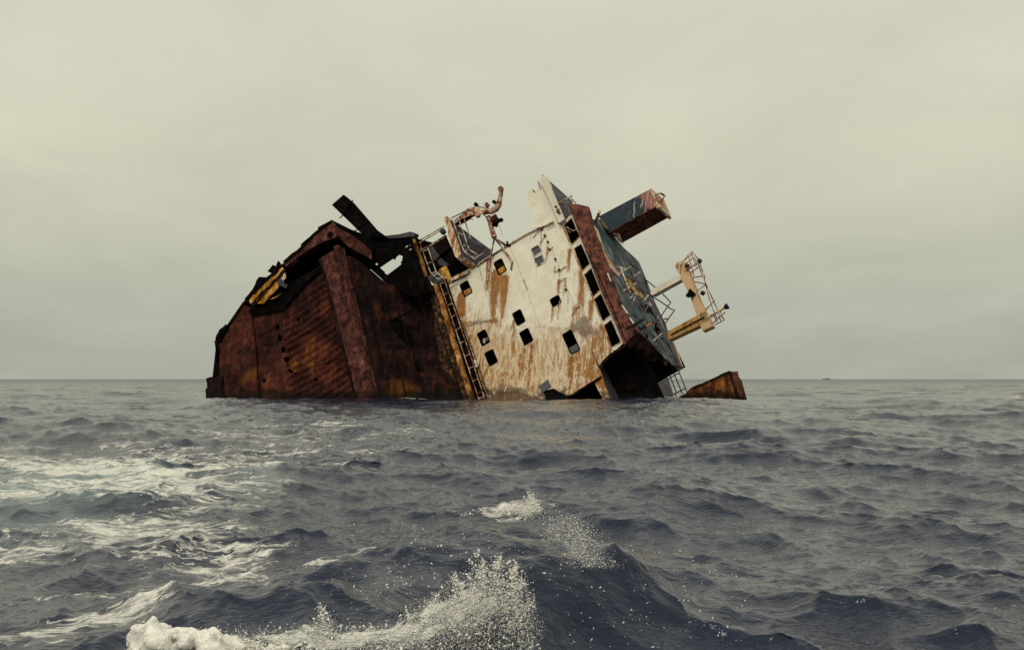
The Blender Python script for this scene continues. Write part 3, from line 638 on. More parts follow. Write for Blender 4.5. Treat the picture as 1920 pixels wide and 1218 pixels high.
sheet('wall_plate', qf([(1114, 715), (1124, 691), (1128, 700), (1134, 722), (1142, 742), (1150, 772), (1138, 772), (1128, 742), (1121, 730)], 0.006), 0, .006, [], .11, .06, M['wall'], fw, None, ATT)
kinds = ['shutter', 'shutter_pale', 'rag', '', '', '', '', 'glass_low', 'glass', 'glass']
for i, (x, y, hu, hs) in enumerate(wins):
    e = ring('window', rrect(x, y, 0., hu - .045, hs - .045, .09), rrect(x, y, 0., hu + .035, hs + .035, .13), -.1, .045, M['black_and_shade'] if kinds[i] != 'glass' else M['rail_white'], W)
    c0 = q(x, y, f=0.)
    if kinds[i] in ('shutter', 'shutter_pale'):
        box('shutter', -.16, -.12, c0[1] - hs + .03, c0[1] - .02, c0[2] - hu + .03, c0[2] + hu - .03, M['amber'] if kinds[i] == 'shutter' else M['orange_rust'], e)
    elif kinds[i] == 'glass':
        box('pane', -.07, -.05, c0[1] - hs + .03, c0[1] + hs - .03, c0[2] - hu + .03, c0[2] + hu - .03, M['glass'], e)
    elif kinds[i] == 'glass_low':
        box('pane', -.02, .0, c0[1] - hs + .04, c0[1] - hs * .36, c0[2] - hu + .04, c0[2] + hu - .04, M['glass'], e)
        box('mullion', -.05, .03, c0[1] - hs * .36, c0[1] - hs * .30, c0[2] - hu + .02, c0[2] + hu - .02, M['black_and_shade'], e)
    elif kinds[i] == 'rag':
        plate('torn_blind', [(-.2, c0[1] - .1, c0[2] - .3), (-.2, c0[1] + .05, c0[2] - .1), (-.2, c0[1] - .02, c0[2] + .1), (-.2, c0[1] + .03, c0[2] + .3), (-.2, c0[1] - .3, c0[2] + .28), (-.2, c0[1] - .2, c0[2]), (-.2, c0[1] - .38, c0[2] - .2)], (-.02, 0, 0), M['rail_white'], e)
        box('mullion', -.06, .0, c0[1] - .02, c0[1] + .02, c0[2] - hu + .02, c0[2] + hu - .02, M['black_and_shade'], e)
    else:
        box('mullion', -.09, -.05, c0[1] - .02, c0[1] + .02, c0[2] - hu + .02, c0[2] + hu - .02, M['black_and_shade'], e)
for pts in (seam1, seam2, seam3):
    tubes('seam_bead', [qf(pts, .0)], .016, M['rail_rust'], fw, 5)
SLW = -5.0
# rooms behind the wall so that openings look into darkness
box('inner_wall', -2.2, -2.1, -14, 7.6, -7.0, 5.6, M['black_and_shade'], W)
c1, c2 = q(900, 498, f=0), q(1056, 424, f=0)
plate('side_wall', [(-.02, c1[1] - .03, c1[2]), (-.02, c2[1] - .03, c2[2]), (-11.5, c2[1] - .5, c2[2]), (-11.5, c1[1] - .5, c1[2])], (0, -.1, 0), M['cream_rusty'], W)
box('back_wall', -11.6, -11.5, SLW, 5.2, -6.5, 6.0, M['black_and_shade'], W)
box('back_wall', -9.6, -9.5, -14, SLW - .05, -6.5, 2.2, M['black_and_shade'], W)
# broken flap and box at the waterline
plate('broken_flap', [q(1038, 728, f=.7), q(1062, 742, f=.3), q(1066, 752, f=.3), q(1025, 752, f=.9), q(1018, 733, f=.9)], (-.3, 0, 0), M['black_and_shade'], W, .02, .3)
plate('fallen_panel', [q(1009, 724, f=1.0), q(1027, 711, f=1.0), q(1033, 725, f=1.0), q(1016, 736, f=1.0)], (-.1, 0, 0), M['glass'], W)
plate('bent_lip', [q(1060, 743, f=.1), q(1074, 738, f=.2), q(1104, 718, f=.25), q(1128, 704, f=.1), q(1128, 707, f=.1), q(1104, 722, f=.3), q(1076, 741, f=.25)], (-.25, 0, 0), M['dark_rust'], W)
# rungs, lamps and brackets along the upper seam
for x, y in ((1017, 429), (1022, 442), (1028, 454), (1031, 468), (1042, 486), (1049, 506), (1062, 543)):
    c0 = q(x, y, f=.0); tubes('deck_lamp', [[c0, c0 + np.array([.16, 0, 0])]], .085, M['rubber'], W, 8)
for a, m_, b in (((1000, 446), (1006, 436), (1016, 430)), ((1012, 458), (1015, 450), (1022, 443)), ((1030, 470), (1034, 465), (1037, 463)), ((1040, 510), (1048, 507), (1062, 499)), ((1046, 530), (1054, 524), (1063, 520)), ((982, 523), (986, 535), (989, 542)), ((1046, 577), (1049, 566), (1052, 560)), ((1072, 592), (1077, 580), (1086, 574))):
    tubes('grab_rail', [[q(*a, f=.02), q(*m_, f=.12), q(*b, f=.04)]], .03, M['rail_rust'], W, 5)
for i in range(5):
    x, y = 1024 + 3.6 * i, 424 - 1.6 * i
    tubes('rung', [[q(x, y, f=.02), q(x + 2, y + 7, f=.06)]], .028, M['rail_rust'], W, 5)
tubes('top_edge_pipe', [[q(893, 499, f=.1), q(923, 478, f=.1), q(953, 459, f=.1), q(990, 437, f=.1), q(1038, 416, f=.1)]], .06, M['rail_rust'], W)

# ---- bridge: window band, red brow, roof
bw = [[(1057, 422), (1072, 409), (1087, 443), (1072, 460)], [(1076, 466), (1090, 457), (1106, 494), (1092, 508)], [(1095, 515), (1109, 503), (1125, 543), (1112, 556)], [(1114, 561), (1127, 551), (1145, 591), (1130, 603)], [(1133, 610), (1146, 599), (1164, 641), (1147, 652)]]
band = [(1053, 416), (1072, 402), (1095, 450), (1120, 505), (1145, 565), (1172, 640), (1148, 662), (1131, 612), (1112, 562), (1091, 513)]
sheet('bridge_front', qf(band, .0), 0, .015, [qf(w_, .0) for w_ in bw], .16, .08, M['cream'], W)
for w_ in bw:
    P_ = np.array(qf(w_, .0)); c0 = P_.mean(0)
    inn_ = [c0 + (p - c0) * .985 for p in P_]; out_ = [c0 + (p - c0) * 1.04 for p in P_]
    ring('bridge_window', inn_, out_, -.1, .05, M['cream_rusty'], W)
x_ = q(1078, 440, f=-.3); tubes('window_bar', [[q(1062, 425, f=-.12), q(1074, 433, f=-.12), q(1085, 428, f=-.12)]], .03, M['rail_white'], W)
tubes('bridge_gutter', [qf([(1055, 424), (1091, 510), (1112, 560), (1131, 609), (1148, 661)], .06)], .05, M['cream_rusty'], W)
brow = [(1066, 382), (1084, 383), (1103, 387), (1107, 400), (1113, 430), (1123, 452), (1131, 475), (1141, 502), (1153, 535), (1167, 571), (1187, 608), (1199, 621), (1170, 646), (1163, 628), (1147, 590), (1127, 545), (1107, 492), (1087, 441), (1072, 400)]
sheet('roof_brow', qf(brow, .55), 0, .55, [], .2, .25, M['brow_red'], W, lambda s, u: .03 * fbm(s, u, .9, 7.))
tubes('brow_bead', [qf([(1098, 470), (1118, 505), (1140, 558), (1160, 606), (1172, 636)], .57)], .035, M['dark_rust'], W)
rods('brow_trim', [qf([(1139, 512), (1145, 527)], .57), qf([(1166, 572), (1177, 588)], .57), qf([(1181, 596), (1188, 606)], .57)], .05, M['cream'], W, rest='brow_trim')
UD = 6.2; SL = -5.0
side_par = [q(1169, 645, s=SL - .1), q(1198, 621, s=SL - .1), q(1216, 638, s=SL - .1), q(1234, 656, s=SL - .1), q(1232, 668, s=SL - .1), q(1229, 680, s=SL - .1), q(1205, 668, s=SL - .1)]
sheet('side_parapet', side_par, 1, SL - .1, [], .25, -.08, M['brow_red'], W, lambda a, b: .04 * fbm(a, b, .7, 3.))
roof_px = [(1112, 430), (1108, 410), (1124, 414), (1150, 440), (1168, 462), (1184, 478), (1198, 491), (1211, 521), (1228, 567), (1252, 621), (1264, 648), (1279, 688), (1262, 684), (1236, 660), (1199, 622), (1187, 608), (1167, 571), (1153, 535), (1141, 502), (1131, 475)]
sheet('bridge_roof', qu(roof_px, UD), 2, UD, [], .16, .12, M['deck_green'], W, lambda a, b: .05 * fbm(a, b, .4, 6.), smooth=True)
plate('roof_kerb', qu([(1113, 422), (1121, 430), (1133, 470), (1152, 500), (1163, 515), (1160, 518), (1146, 503), (1128, 474)], UD + .14), (0, 0, -.14), M['cream_rusty'], W, .03, .6)
plate('roof_edge', qu([(1210, 520), (1228, 567), (1252, 621), (1264, 648), (1279, 688), (1272, 684), (1240, 620), (1220, 570)], UD + .1), (0, 0, -.1), M['grey_plate'], W, .05, .6)
plate('roof_edge_lip', qu([(1251, 618), (1265, 648), (1279, 687), (1281, 688), (1267, 648), (1254, 618)], UD - .1), (0, 0, -.5), M['peach'], W)
plate('torn_roof_corner', [q(1230, 664, s=SL - .15), q(1245, 678, s=SL - .2), q(1253, 667, s=SL - .2), q(1276, 684, s=SL - .2), q(1279, 688, s=SL - .2), q(1274, 697, s=SL - .3), q(1268, 691, s=SL - .2), q(1255, 678, s=SL - .2), q(1247, 686, s=SL - .2)], (0, .06, 0), M['brow_red'], W)
plate('torn_roof_strip', [q(1241, 666, s=SL - .3), q(1246, 668, s=SL - .3), q(1251, 683, s=SL - .3), q(1247, 686, s=SL - .3)], (0, .04, 0), M['orange_rust'], W)
# bridge interior sides: the broken lower end
UB = 2.5
box('bridge_end_wall', -11.2, -.06, SL - .02, SL + .1, UB, UD - .14, M['black_and_shade'], W)
box('bridge_back_wall', -1.4, -1.3, SL, 5.6, UB - .3, UD - .2, M['black_and_shade'], W)
deck_px = [(1125, 686), (1129, 700), (1135, 722), (1146, 745), (1155, 775), (1275, 775), (1262, 738), (1255, 715), (1246, 696), (1200, 690), (1150, 680)]
sheet('bridge_deck', qu(deck_px, UB), 2, UB, [], .25, .2, M['grey_plate'], W, lambda a, b: .05 * fbm(a, b, .5, 8.))
plate('bridge_deck_lip', [q(1147, 659, f=.03), q(1172, 645, f=.03), q(1172, 650, f=.03), q(1150, 664, f=.03), q(1131, 681, f=.03), q(1128, 692, f=.03), q(1124, 686, f=.03), q(1128, 678, f=.03)], (-.35, 0, 0), M['dark_rust'], W, .015, .3)
for f0 in (-1.2, -3.0, -4.8, -6.6, -8.4):
    beam('deck_frame', (f0, SL - .14, UB + .05), (f0 + .1, SL - .14, UD - .5), .09, .1, M['dark_rust'], W, FV, SV)
beam('deck_stringer', (-.6, SL - .2, 4.3), (-9.5, SL - .2, 4.1), .08, .1, M['dark_rust'], W, SV, UV_)
tubes('hanging_cable', [[(-2.0, SL - .3, 5.4), (-2.6, SL - .9, 4.6), (-3.4, SL - 1.0, 3.9), (-4.4, SL - .4, 3.4)]], .03, M['rail_dark'], W, 5)
tubes('deck_bracket', [[q(1216, 715, u=UB + .1), q(1224, 722, u=UB + .4), q(1226, 728, u=UB + .3), q(1219, 733, u=UB + .1)]], .06, M['black_and_shade'], W)
# railing hanging below the roof corner
fR = -10.2
R_ = lambda x, y: q(x, y, f=fR)
tubes('hanging_railing', [[R_(1252, 694), R_(1269, 737)], [R_(1260, 690), R_(1279, 737)], [R_(1273, 697), R_(1288, 734)], [R_(1251, 711), R_(1273, 699)], [R_(1263, 739), R_(1286, 727)], [R_(1266, 738), R_(1274, 755)], [R_(1288, 734), R_(1292, 750)]], .045, M['rail_dark'], W, 5)

# ---- wing at the top of the bridge
ww = sheet('wing_plate', qf([(998, 428), (994, 395), (987, 362), (990, 354), (996, 352), (1000, 360), (1004, 362), (1007, 349), (1013, 338), (1049, 417), (1036, 421)], -.02), 0, -.02, [], .14, .08, M['wall'], W, lambda s, u: .012 * fbm(s, u, .7, 2.), {'rust': rust_fn, 'dark': dark_fn, 'grime': lambda a, b: np.zeros(len(a))})
plate('wing_bulwark', qf([(1012, 338), (1017, 330), (1023, 331), (1040, 369), (1058, 411), (1048, 418), (1030, 376)], .4), (-.5, 0, 0), M['cream'], W)
wt = [q(1022, 332, f=.35), q(1045, 352, f=-1.6), q(1074, 378, f=-3.6), q(1072, 402, f=-.2), q(1057, 411, f=.3)]
plate('wing_screen', wt, (-.05, 0, -.08), M['grey_plate'], W)
for a, b in (((1038, 367), (1049, 363)), ((1045, 381), (1062, 372)), ((1049, 392), (1068, 382))):
    tubes('screen_rib', [[q(*a, f=.25), q(*b, f=-1.6)]], .04, M['grey_plate'], W, 5)
rods('wing_rail', [[q(1047, 381, f=.2), q(1060, 374, f=.1), q(1073, 367, f=-.1)], [q(1071, 372, f=-.4), q(1080, 381, f=-.9)], [q(1009, 340, f=.2), q(1013, 352, f=.1)], [q(1017, 328, f=.3), q(1019, 334, f=.3)]], .05, M['rail_rust'], W)
for x, y, r_ in ((1043, 388, .16), (1046, 395, .22), (1048, 399, .18)):
    c0 = q(x, y, f=.405); n_ = 9
    plate('paint_patch', [c0 + np.array([0, r_ * math.cos(t) * random.uniform(.7, 1.2), r_ * .7 * math.sin(t) * random.uniform(.7, 1.2)]) for t in np.linspace(0, 6.28, n_, False)], (.006, 0, 0), M['brow_red'], W)
plate('wing_notch', qf([(996, 353), (1004, 361), (1001, 364)], -.5), (-.3, 0, 0), M['black_and_shade'], W)

# ---- funnel
fF = -5.6
Pf = qf([(1122, 406), (1220, 354), (1226, 366), (1232, 385), (1143, 434), (1132, 420)], fF)
u_hi = Pf[1][2]
dep = 2.9
fu = sheet('funnel', Pf, 0, fF, [], .14, dep, M['funnel'], W, None, {'band': lambda a, b: np.clip((b[:, 2] - u_hi + 3.3) / 3.3, 0, 1) * .9})
lo0, lo1 = Pf[4], Pf[3]
plate('funnel_underside', [lo0 + np.array([.05, -.03, -.05]), lo1 + np.array([.05, -.03, .05]), lo1 + np.array([-dep - .05, -.03, .05]), lo0 + np.array([-dep - .05, -.03, -.05])], (0, -.05, 0), M['brow_red'], fu)
plate('funnel_rim', qf([(1218, 356), (1221, 353), (1227, 366), (1235, 388), (1231, 391), (1223, 368)], fF + .08), (-dep - .2, 0, 0), M['cream_rusty'], fu)
tubes('funnel_cage', [[q(1224, 365, f=fF), q(1240, 362, f=fF - .6), q(1246, 366, f=fF - 1), q(1236, 389, f=fF)], [q(1228, 377, f=fF), q(1239, 375, f=fF - .6), q(1241, 379, f=fF - .8)], [q(1238, 362, f=fF - .6), q(1247, 368, f=fF - 1.6)]], .07, M['rail_rust'], fu)
tubes('vent_pipe', [[q(1117, 415, u=UD), q(1121, 405, u=UD + .6), q(1124, 397, u=UD + 1.0)]], .12, M['cream_rusty'], W, 8)
plate('roof_bracket', [q(1118, 408, f=-2.5), q(1126, 412, f=-2.5), q(1138, 428, f=-3.2), q(1132, 426, f=-3.2)], (-.3, 0, 0), M['peach'], W)
plate('roof_bracket', [q(1149, 437, f=-5.2), q(1158, 436, f=-5.2), q(1166, 456, f=-6), q(1160, 452, f=-6)], (-.4, 0, 0), M['cream_rusty'], W)

# ---- mast portal with radar platform
mast = bpy.data.objects.new('mast', None); COL.objects.link(mast); mast.parent = W
fM = -7.0
def leg(name, face, mat, deep):
    return plate(name, qf(face, fM), (-deep, 0, 0), mat, mast)
leg('leg', [(1250, 623), (1256, 619), (1322, 583), (1330, 601), (1258, 635), (1254, 636)], M['yellow'], .8)
leg('leg', [(1219, 549), (1224, 541), (1270, 516), (1277, 524), (1226, 552), (1222, 553)], M['cream'], .7)
leg('crossbeam', [(1275, 491), (1281, 488), (1291, 508), (1310, 560), (1336, 611), (1317, 620), (1310, 602), (1295, 558), (1276, 520), (1273, 500)], M['peach'], .8)
plate('beam_end_plate', qf([(1264, 496), (1276, 489), (1281, 490), (1276, 512), (1272, 512)], fM + .05), (-.15, 0, 0), M['cream_rusty'], mast)
plate('torn_flap', [q(1286, 556, f=fM + .3), q(1293, 540, f=fM + .05), q(1305, 551, f=fM + .1), q(1297, 557, f=fM + .25)], (-.06, 0, 0), M['black_and_shade'], mast)
tubes('conduit', [[q(1258, 627, f=fM + .08), q(1320, 594, f=fM + .08)]], .05, M['dark_rust'], mast)
G = lambda x, y, d=0.: q(x, y, f=fM - .4 + d)
cage = [[G(1282, 490), G(1290, 478), (G(1298, 471)), G(1309, 486), G(1320, 515), G(1322, 520)],
        [G(1286, 494), G(1301, 482), G(1310, 497), G(1318, 520)], [G(1284, 487), G(1299, 475)], [G(1290, 502), G(1310, 490)], [G(1294, 512), G(1312, 499)], [G(1298, 521), G(1318, 517)],
        [G(1303, 528), G(1324, 533)], [G(1306, 546), G(1324, 533)], [G(1290, 478), G(1297, 500), G(1302, 520)], [G(1296, 474), G(1306, 500)], [G(1320, 519), G(1327, 550), G(1340, 588), G(1346, 600)],
        [G(1324, 533), G(1336, 560), G(1350, 590), G(1358, 600)], [G(1322, 582), G(1340, 563)], [G(1338, 610), G(1358, 600), G(1350, 582)], [G(1336, 606), G(1360, 585)], [G(1330, 600), G(1348, 582)], [G(1345, 605), G(1338, 590)], [G(1352, 603), G(1346, 588)]]
tubes('platform_cage', cage, .045, M['rail_rust'], mast, 5)
tubes('signal_arm', [[G(1326, 596, .4), G(1345, 585, .4), G(1360, 576, .4)]], .1, M['peach'], mast)
tubes('signal_horn', [[G(1358, 577, .4), G(1361, 575.5, .4), G(1365, 573, .4)]], [.12, .2, .26], M['rubber'], mast, 10)
for x, y in ((1287, 502), (1310, 493), (1316, 553), (1289, 557)):
    c0 = G(x, y, .3); tubes('mast_lamp', [[c0, c0 + np.array([.02, .12, .16]), c0 + np.array([.03, .2, .27])]], [.16, .2, .12], M['rubber'], mast, 8)
tubes('radar_arm', [[G(1287, 505, .5), G(1300, 497, .5), G(1309, 492, .5)]], .12, M['rail_rust'], mast)

# ---- railings and wreckage on the roof
def U_(x, y, h=0.): return q(x, y, u=UD + h)
rods('roof_railing', [[U_(1164, 500, .6), U_(1170, 518, .6), U_(1177, 538, .6), U_(1182, 547, .6), U_(1200, 560, .6), U_(1213, 570, .6)], [U_(1157, 515), U_(1182, 500, .6)], [U_(1169, 545), U_(1193, 531, .6)], [U_(1180, 560), U_(1194, 549, .6)], [U_(1185, 571), U_(1194, 550, .6)], [U_(1211, 582), U_(1218, 567, .6)], [U_(1155, 500), U_(1172, 503, .6)], [U_(1188, 518), U_(1200, 510, .4)], [U_(1208, 563), U_(1216, 553, .4)], [U_(1230, 600), U_(1238, 588, .4)], [U_(1224, 640), U_(1241, 625, .5)]], .055, M['rail_white'], W, 5)
rods('bent_railing', [[U_(1180, 502, .2), U_(1181, 494, .5), U_(1199, 506, .5)], [U_(1182, 504, .4), U_(1190, 528, .4), U_(1175, 519, .2)], [U_(1196, 538, .3), U_(1224, 556, .9), U_(1252, 574, 1.2), U_(1256, 578, 1.3), U_(1265, 581, 1.4), U_(1246, 608, .6)], [U_(1213, 526, .3), U_(1240, 548, 1.0), U_(1258, 567, 1.3), U_(1252, 574, 1.3), U_(1240, 592, .8)], [U_(1245, 598, .4), U_(1254, 597, .8)], [U_(1199, 622), U_(1234, 656)], [U_(1232, 657), U_(1240, 640, .3)]], .05, M['rail_dark'], W, 5)
plate('roof_hatch', [U_(1172, 520, .05), U_(1178, 523, .1), U_(1190, 545, .1), U_(1203, 553, .1), U_(1204, 561, .05), U_(1190, 553, .05), U_(1180, 540, .05)], (0, 0, .12), M['yellow'], W)
plate('roof_hatch_opening', [U_(1179, 524, .03), U_(1190, 520, .03), U_(1202, 540, .03), U_(1195, 548, .03), U_(1188, 541, .03)], (0, 0, .05), M['rubber'], W)
for a, b in (((1178, 615), (1206, 599)), ((1190, 622), (1224, 604))):
    tubes('fallen_spar', [[U_(*a, .3), U_(*b, .2)]], .1, M['dark_rust'], W)
plate('fallen_spar_plate', [U_(1208, 611, .3), U_(1221, 604, .3), U_(1222, 607, .3), U_(1212, 613, .3)], (0, 0, .08), M['orange_rust'], W)
for k_ in range(26):
    x, y = random.choice(((1195, 545), (1215, 575), (1230, 600), (1205, 590), (1228, 630))); x += random.gauss(0, 9); y += random.gauss(0, 9)
    c0 = U_(x, y, .05); a = RNG.normal(0, .28, 3); b = RNG.normal(0, .22, 3); a[2] = abs(a[2]) * .4; b[2] *= .3
    plate('debris', [c0 - a, c0 + b, c0 + a * .8, c0 - b * .7], (0, 0, .05), M[random.choice(('grey_plate', 'dark_rust', 'rail_white', 'brow_red', 'black_and_shade'))], W)

# ---- left edge of the house: beams, ladder, wings
ob = [(768, 443), (776, 441), (783, 462), (795, 495), (801, 519), (793, 519), (783, 490), (775, 465)]
plate('edge_beam', qf(ob, 1.3), (-.4, 0, 0), M['orange_rust'], W, .03, .35)
plate('edge_beam', qf([(812, 529), (818, 531), (834, 578), (850, 628), (868, 690), (887, 744), (894, 772), (886, 772), (879, 744), (860, 690), (843, 630), (826, 578)], .9), (-.45, 0, 0), M['orange_rust'], W, .035, .35)
plate('landing_plate', [q(776, 441, f=1.2), q(790, 452, f=.9), q(806, 476, f=.6), q(820, 505, f=.5), q(822, 528, f=.8), q(801, 519, f=1.2), q(786, 470, f=1.25)], (-.08, 0, -.1), M['black_and_shade'], W)
plate('landing_base', [q(801, 519, f=1.2), q(822, 508, f=.7), q(832, 526, f=.6), q(812, 532, f=1.0)], (-.2, -.05, 0), M['grey_plate'], W)
def ladder(name, la, lb, n, f_, r, mat):
    la, lb = [q(*p, f=f_) for p in la], [q(*p, f=f_) for p in lb]
    def at(ln, t):
        x = t * (len(ln) - 1); i = min(int(x), len(ln) - 2); return ln[i] + (ln[i + 1] - ln[i]) * (x - i)
    tubes(name, [la, lb] + [[at(la, t), at(lb, t)] for t in np.linspace(.03, .97, n)], r, mat, W, 5)
ladder('landing_railing', [(792, 469), (800, 492), (808, 512), (812, 516), (822, 524)], [(802, 464), (811, 490), (818, 510), (822, 513), (832, 521)], 5, 1.1, .04, M['rail_white'])
ladder('wall_ladder', [(822, 524), (845, 590), (871, 668), (896, 742), (902, 760)], [(832, 521), (854, 584), (881, 663), (906, 738), (913, 760)], 13, .6, .042, M['rail_rust'])
plate('gap_shade_plate', qf([(817, 527), (836, 522), (858, 590), (884, 664), (908, 738), (916, 765), (894, 765), (888, 742), (866, 680), (844, 612), (830, 570)], .3), (-.15, 0, 0), M['black_and_shade'], W)  # black plate paints the shade of the gap between edge beam and wall
tubes('downpipe', [[q(818, 528, f=.5), q(842, 590, f=.5), q(868, 668, f=.5), q(893, 742, f=.5), q(900, 762, f=.5)]], .13, M['black_and_shade'], W, 8)
tubes('standing_rail', [[q(868, 606, f=.25), q(886, 655, f=.25), q(913, 731, f=.25)]] + [[q(868 + 45 * t, 606 + 125 * t, f=.25), q(860 + 45 * t, 611 + 125 * t, f=.25)] for t in (.1, .35, .6, .85)], .04, M['rail_dark'], W, 5)
tubes('upper_handrail', [[q(787, 455, f=1.0), q(833, 428, f=1.0)], [q(789, 449, f=1.0), q(833, 424, f=1.0)], [q(791, 468, f=1.1), q(813, 457, f=1.0), q(838, 442, f=.9)], [q(790, 470, f=1.1), q(787, 456, f=1.0)]], .05, M['rail_rust'], W, 5)
c0 = q(832, 436, f=1.0); tubes('floodlight', [[c0, c0 + np.array([.3, .05, .05])]], .22, M['rubber'], W, 8)
c0 = q(892, 682, f=.15); tubes('vent_cover', [[c0, c0 + np.array([.12, 0, 0])]], .3, M['cream'], W, 14)
# dark recess with inner screens
plate('recess_wall', qf([(786, 448), (812, 455), (835, 440), (845, 462), (900, 498), (880, 512), (838, 530), (812, 528)], -1.4), (-.1, 0, 0), M['black_and_shade'], W)
plate('recess_screen', qf([(806, 458), (832, 448), (845, 462), (826, 478), (814, 478)], -1.1), (-.08, 0, 0), M['dark_rust'], W)
plate('recess_pillar', [q(799, 464, f=.4), q(808, 460, f=.4), q(822, 480, f=.3), q(818, 488, f=.3), q(812, 487, f=.4)], (-.3, 0, 0), M['grey_plate'], W)
plate('recess_pillar', [q(820, 490, f=.3), q(826, 484, f=.3), q(840, 496, f=.2), q(834, 500, f=.2), q(824, 497, f=.3)], (-.3, 0, 0), M['grey_plate'], W)
plate('rusty_door', [q(822, 506, f=.25), q(836, 497, f=.25), q(846, 522, f=.15), q(834, 534, f=.15)], (-.12, 0, 0), M['amber'], W)
plate('sill_plate', qf([(845, 527), (846, 521), (877, 505), (881, 509), (872, 516)], .2), (-.3, 0, 0), M['cream_rusty'], W)
tubes('sill_pipe', [[q(834, 538, f=.3), q(846, 530, f=.3), q(875, 514, f=.3)]], .05, M['dark_rust'], W)
# side wing below the davit
plate('wing_panel', qf([(833, 408), (838, 405), (842, 410), (850, 430), (864, 477), (857, 484), (853, 480), (846, 460), (837, 425)], 1.6), (-.12, 0, 0), M['cream_rusty'], W, .015, .4)
plate('wing_floor', [q(839, 406, f=1.55), q(858, 422, f=.6), q(890, 446, f=-.8), q(923, 470, f=-1.0), q(922, 477, f=0), q(893, 497, f=.0), q(863, 478, f=1.55), q(850, 432, f=1.55)], (-.05, 0, -.1), M['grey_plate'], W)
plate('wing_fascia', [q(857, 484, f=1.55), q(864, 478, f=1.55), q(894, 497, f=.05), q(888, 502, f=.05), q(878, 502, f=.2)], (-.1, -.08, 0), M['cream_rusty'], W)
ladder('wing_railing', [(849, 412), (857, 436), (866, 462), (871, 472), (888, 484)], [(859, 408), (870, 438), (876, 458), (880, 468), (896, 478)], 5, 1.3, .045, M['rail_white'])
tubes('wing_kick_rail', [[q(887, 487, f=.4), q(905, 475, f=.2)], [q(896, 494, f=.12), q(920, 479, f=.12)], [q(871, 412, f=.9), q(882, 447, f=.3)]], .05, M['rail_white'], W, 5)
# ---- crumpled davit with its post
dv = bpy.data.objects.new('davit', None); COL.objects.link(dv); dv.parent = W
fD = 1.0
D_ = lambda x, y, d=0.: q(x, y, f=fD + d)
plate('davit_beam', qf([(851, 412), (866, 401), (884, 389), (893, 387), (911, 397), (906, 400), (893, 397), (872, 408), (855, 418)], fD), (-.3, 0, 0), M['rail_rust'], dv, .04, .3)
plate('davit_gusset', qf([(853, 416), (872, 405), (890, 396), (890, 400), (862, 415), (855, 420)], fD - .1), (-.4, 0, 0), M['black_and_shade'], dv, .02, .3)
plate('davit_gusset', qf([(878, 392), (890, 387), (897, 388), (912, 398), (904, 401), (890, 397)], fD + .1), (-.2, 0, 0), M['cream_rusty'], dv, .02, .3)
v_, f_ = [], []
arm = [D_(908, 398), D_(914, 396), D_(922, 396), D_(930, 391), D_(935, 384), D_(937, 374), D_(939, 364), D_(940, 356)]
tubes('davit_arm', [arm], [.2, .24, .24, .26, .24, .18, .17, .16], M['rail_rust'], dv, 9)
for x, y, r_ in ((940, 356, .22), (894, 385, .16), (914, 386, .2), (928, 380, .14), (897, 404, .22)):
    c0 = D_(x, y, -.1); tubes('davit_sheave', [[c0, c0 + np.array([.25, .02, .02])]], r_, M['rail_rust'] if r_ > .18 else M['black_and_shade'], dv, 10)
tubes('davit_stay', [[D_(846, 409), D_(858, 403), D_(872, 396)], [D_(861, 422), D_(884, 409), D_(886, 412)], [D_(895, 387), D_(905, 389), D_(913, 393)], [D_(905, 401), D_(913, 408)]], .045, M['rail_dark'], dv, 5)
tubes('davit_post', [[D_(915, 406, -.3), D_(919, 416, -.3), D_(922, 430, -.3), D_(927, 445, -.3)]], [.2, .2, .19, .22], M['rail_rust'], dv, 9)
for x0, y0, x1, y1, r_, mt in ((921, 411, 931, 405, .2, 'brow_red'), (924, 416, 934, 413, .24, 'dark_rust'), (932, 414, 942, 412, .16, 'dark_rust'), (925, 420, 932, 422, .18, 'black_and_shade')):
    tubes('winch_head', [[D_(x0, y0, -.2), D_(x1, y1, -.2)]], r_, M[mt], dv, 9)
tubes('loose_wire', [[D_(935, 420, -.2), D_(939, 430, -.2), D_(942, 442, -.2)]], .018, M['rail_dark'], dv, 4)
tubes('tripod_brace', [[D_(927, 446, -.3), q(919, 486, f=.2), q(914, 526, f=.1)], [D_(927, 446, -.3), q(945, 468, f=.2), q(960, 490, f=.1)], [D_(927, 446, -.3), q(952, 461, f=-.3)], [q(960, 490, f=.1), q(958, 505, f=.1)]], .075, M['rail_rust'], dv, 6)
plate('brace_web', [D_(928, 447, -.3), q(952, 459, f=-.2), q(950, 465, f=-.1)], (-.05, 0, 0), M['grey_plate'], dv)
tubes('deck_cleat', [[q(952, 461, f=.0), q(951, 452, f=.1)], [q(946, 461, f=.1), q(957, 459, f=.1)]], .08, M['black_and_shade'], dv, 6)

# ------------------------------------------------------------------ loose fragment right of the wreck
frag = bpy.data.objects.new('wreck_fragment', None); COL.objects.link(frag)
frag['label'] = 'rusty brown wedge of steel plating jutting from the water right of the capsized ship'; frag['category'] = 'wreckage'
fg = ground(1330, 742); frag.location = tuple(fg)
def at(px, py, y):
    d = ray(px, py); return CAM + d * (y / d[1])
def wmesh(name, ws, faces, mat, parent, base, smooth=False):
    me = bpy.data.meshes.new(name); me.from_pydata([tuple(np.asarray(w) - base) for w in ws], [], faces)
    bm = bmesh.new(); bm.from_mesh(me); bmesh.ops.recalc_face_normals(bm, faces=bm.faces); bm.to_mesh(me); bm.free()
    return link(name, me, mat, parent, smooth=smooth)
M['frag'] = rusty('fragment_rust', ((0, (.03, .012, .008)), (.45, (.09, .03, .014)), (.75, (.2, .07, .018)), (1, (.42, .17, .03))), .9, .5, .8, .5)
yb = 93.0
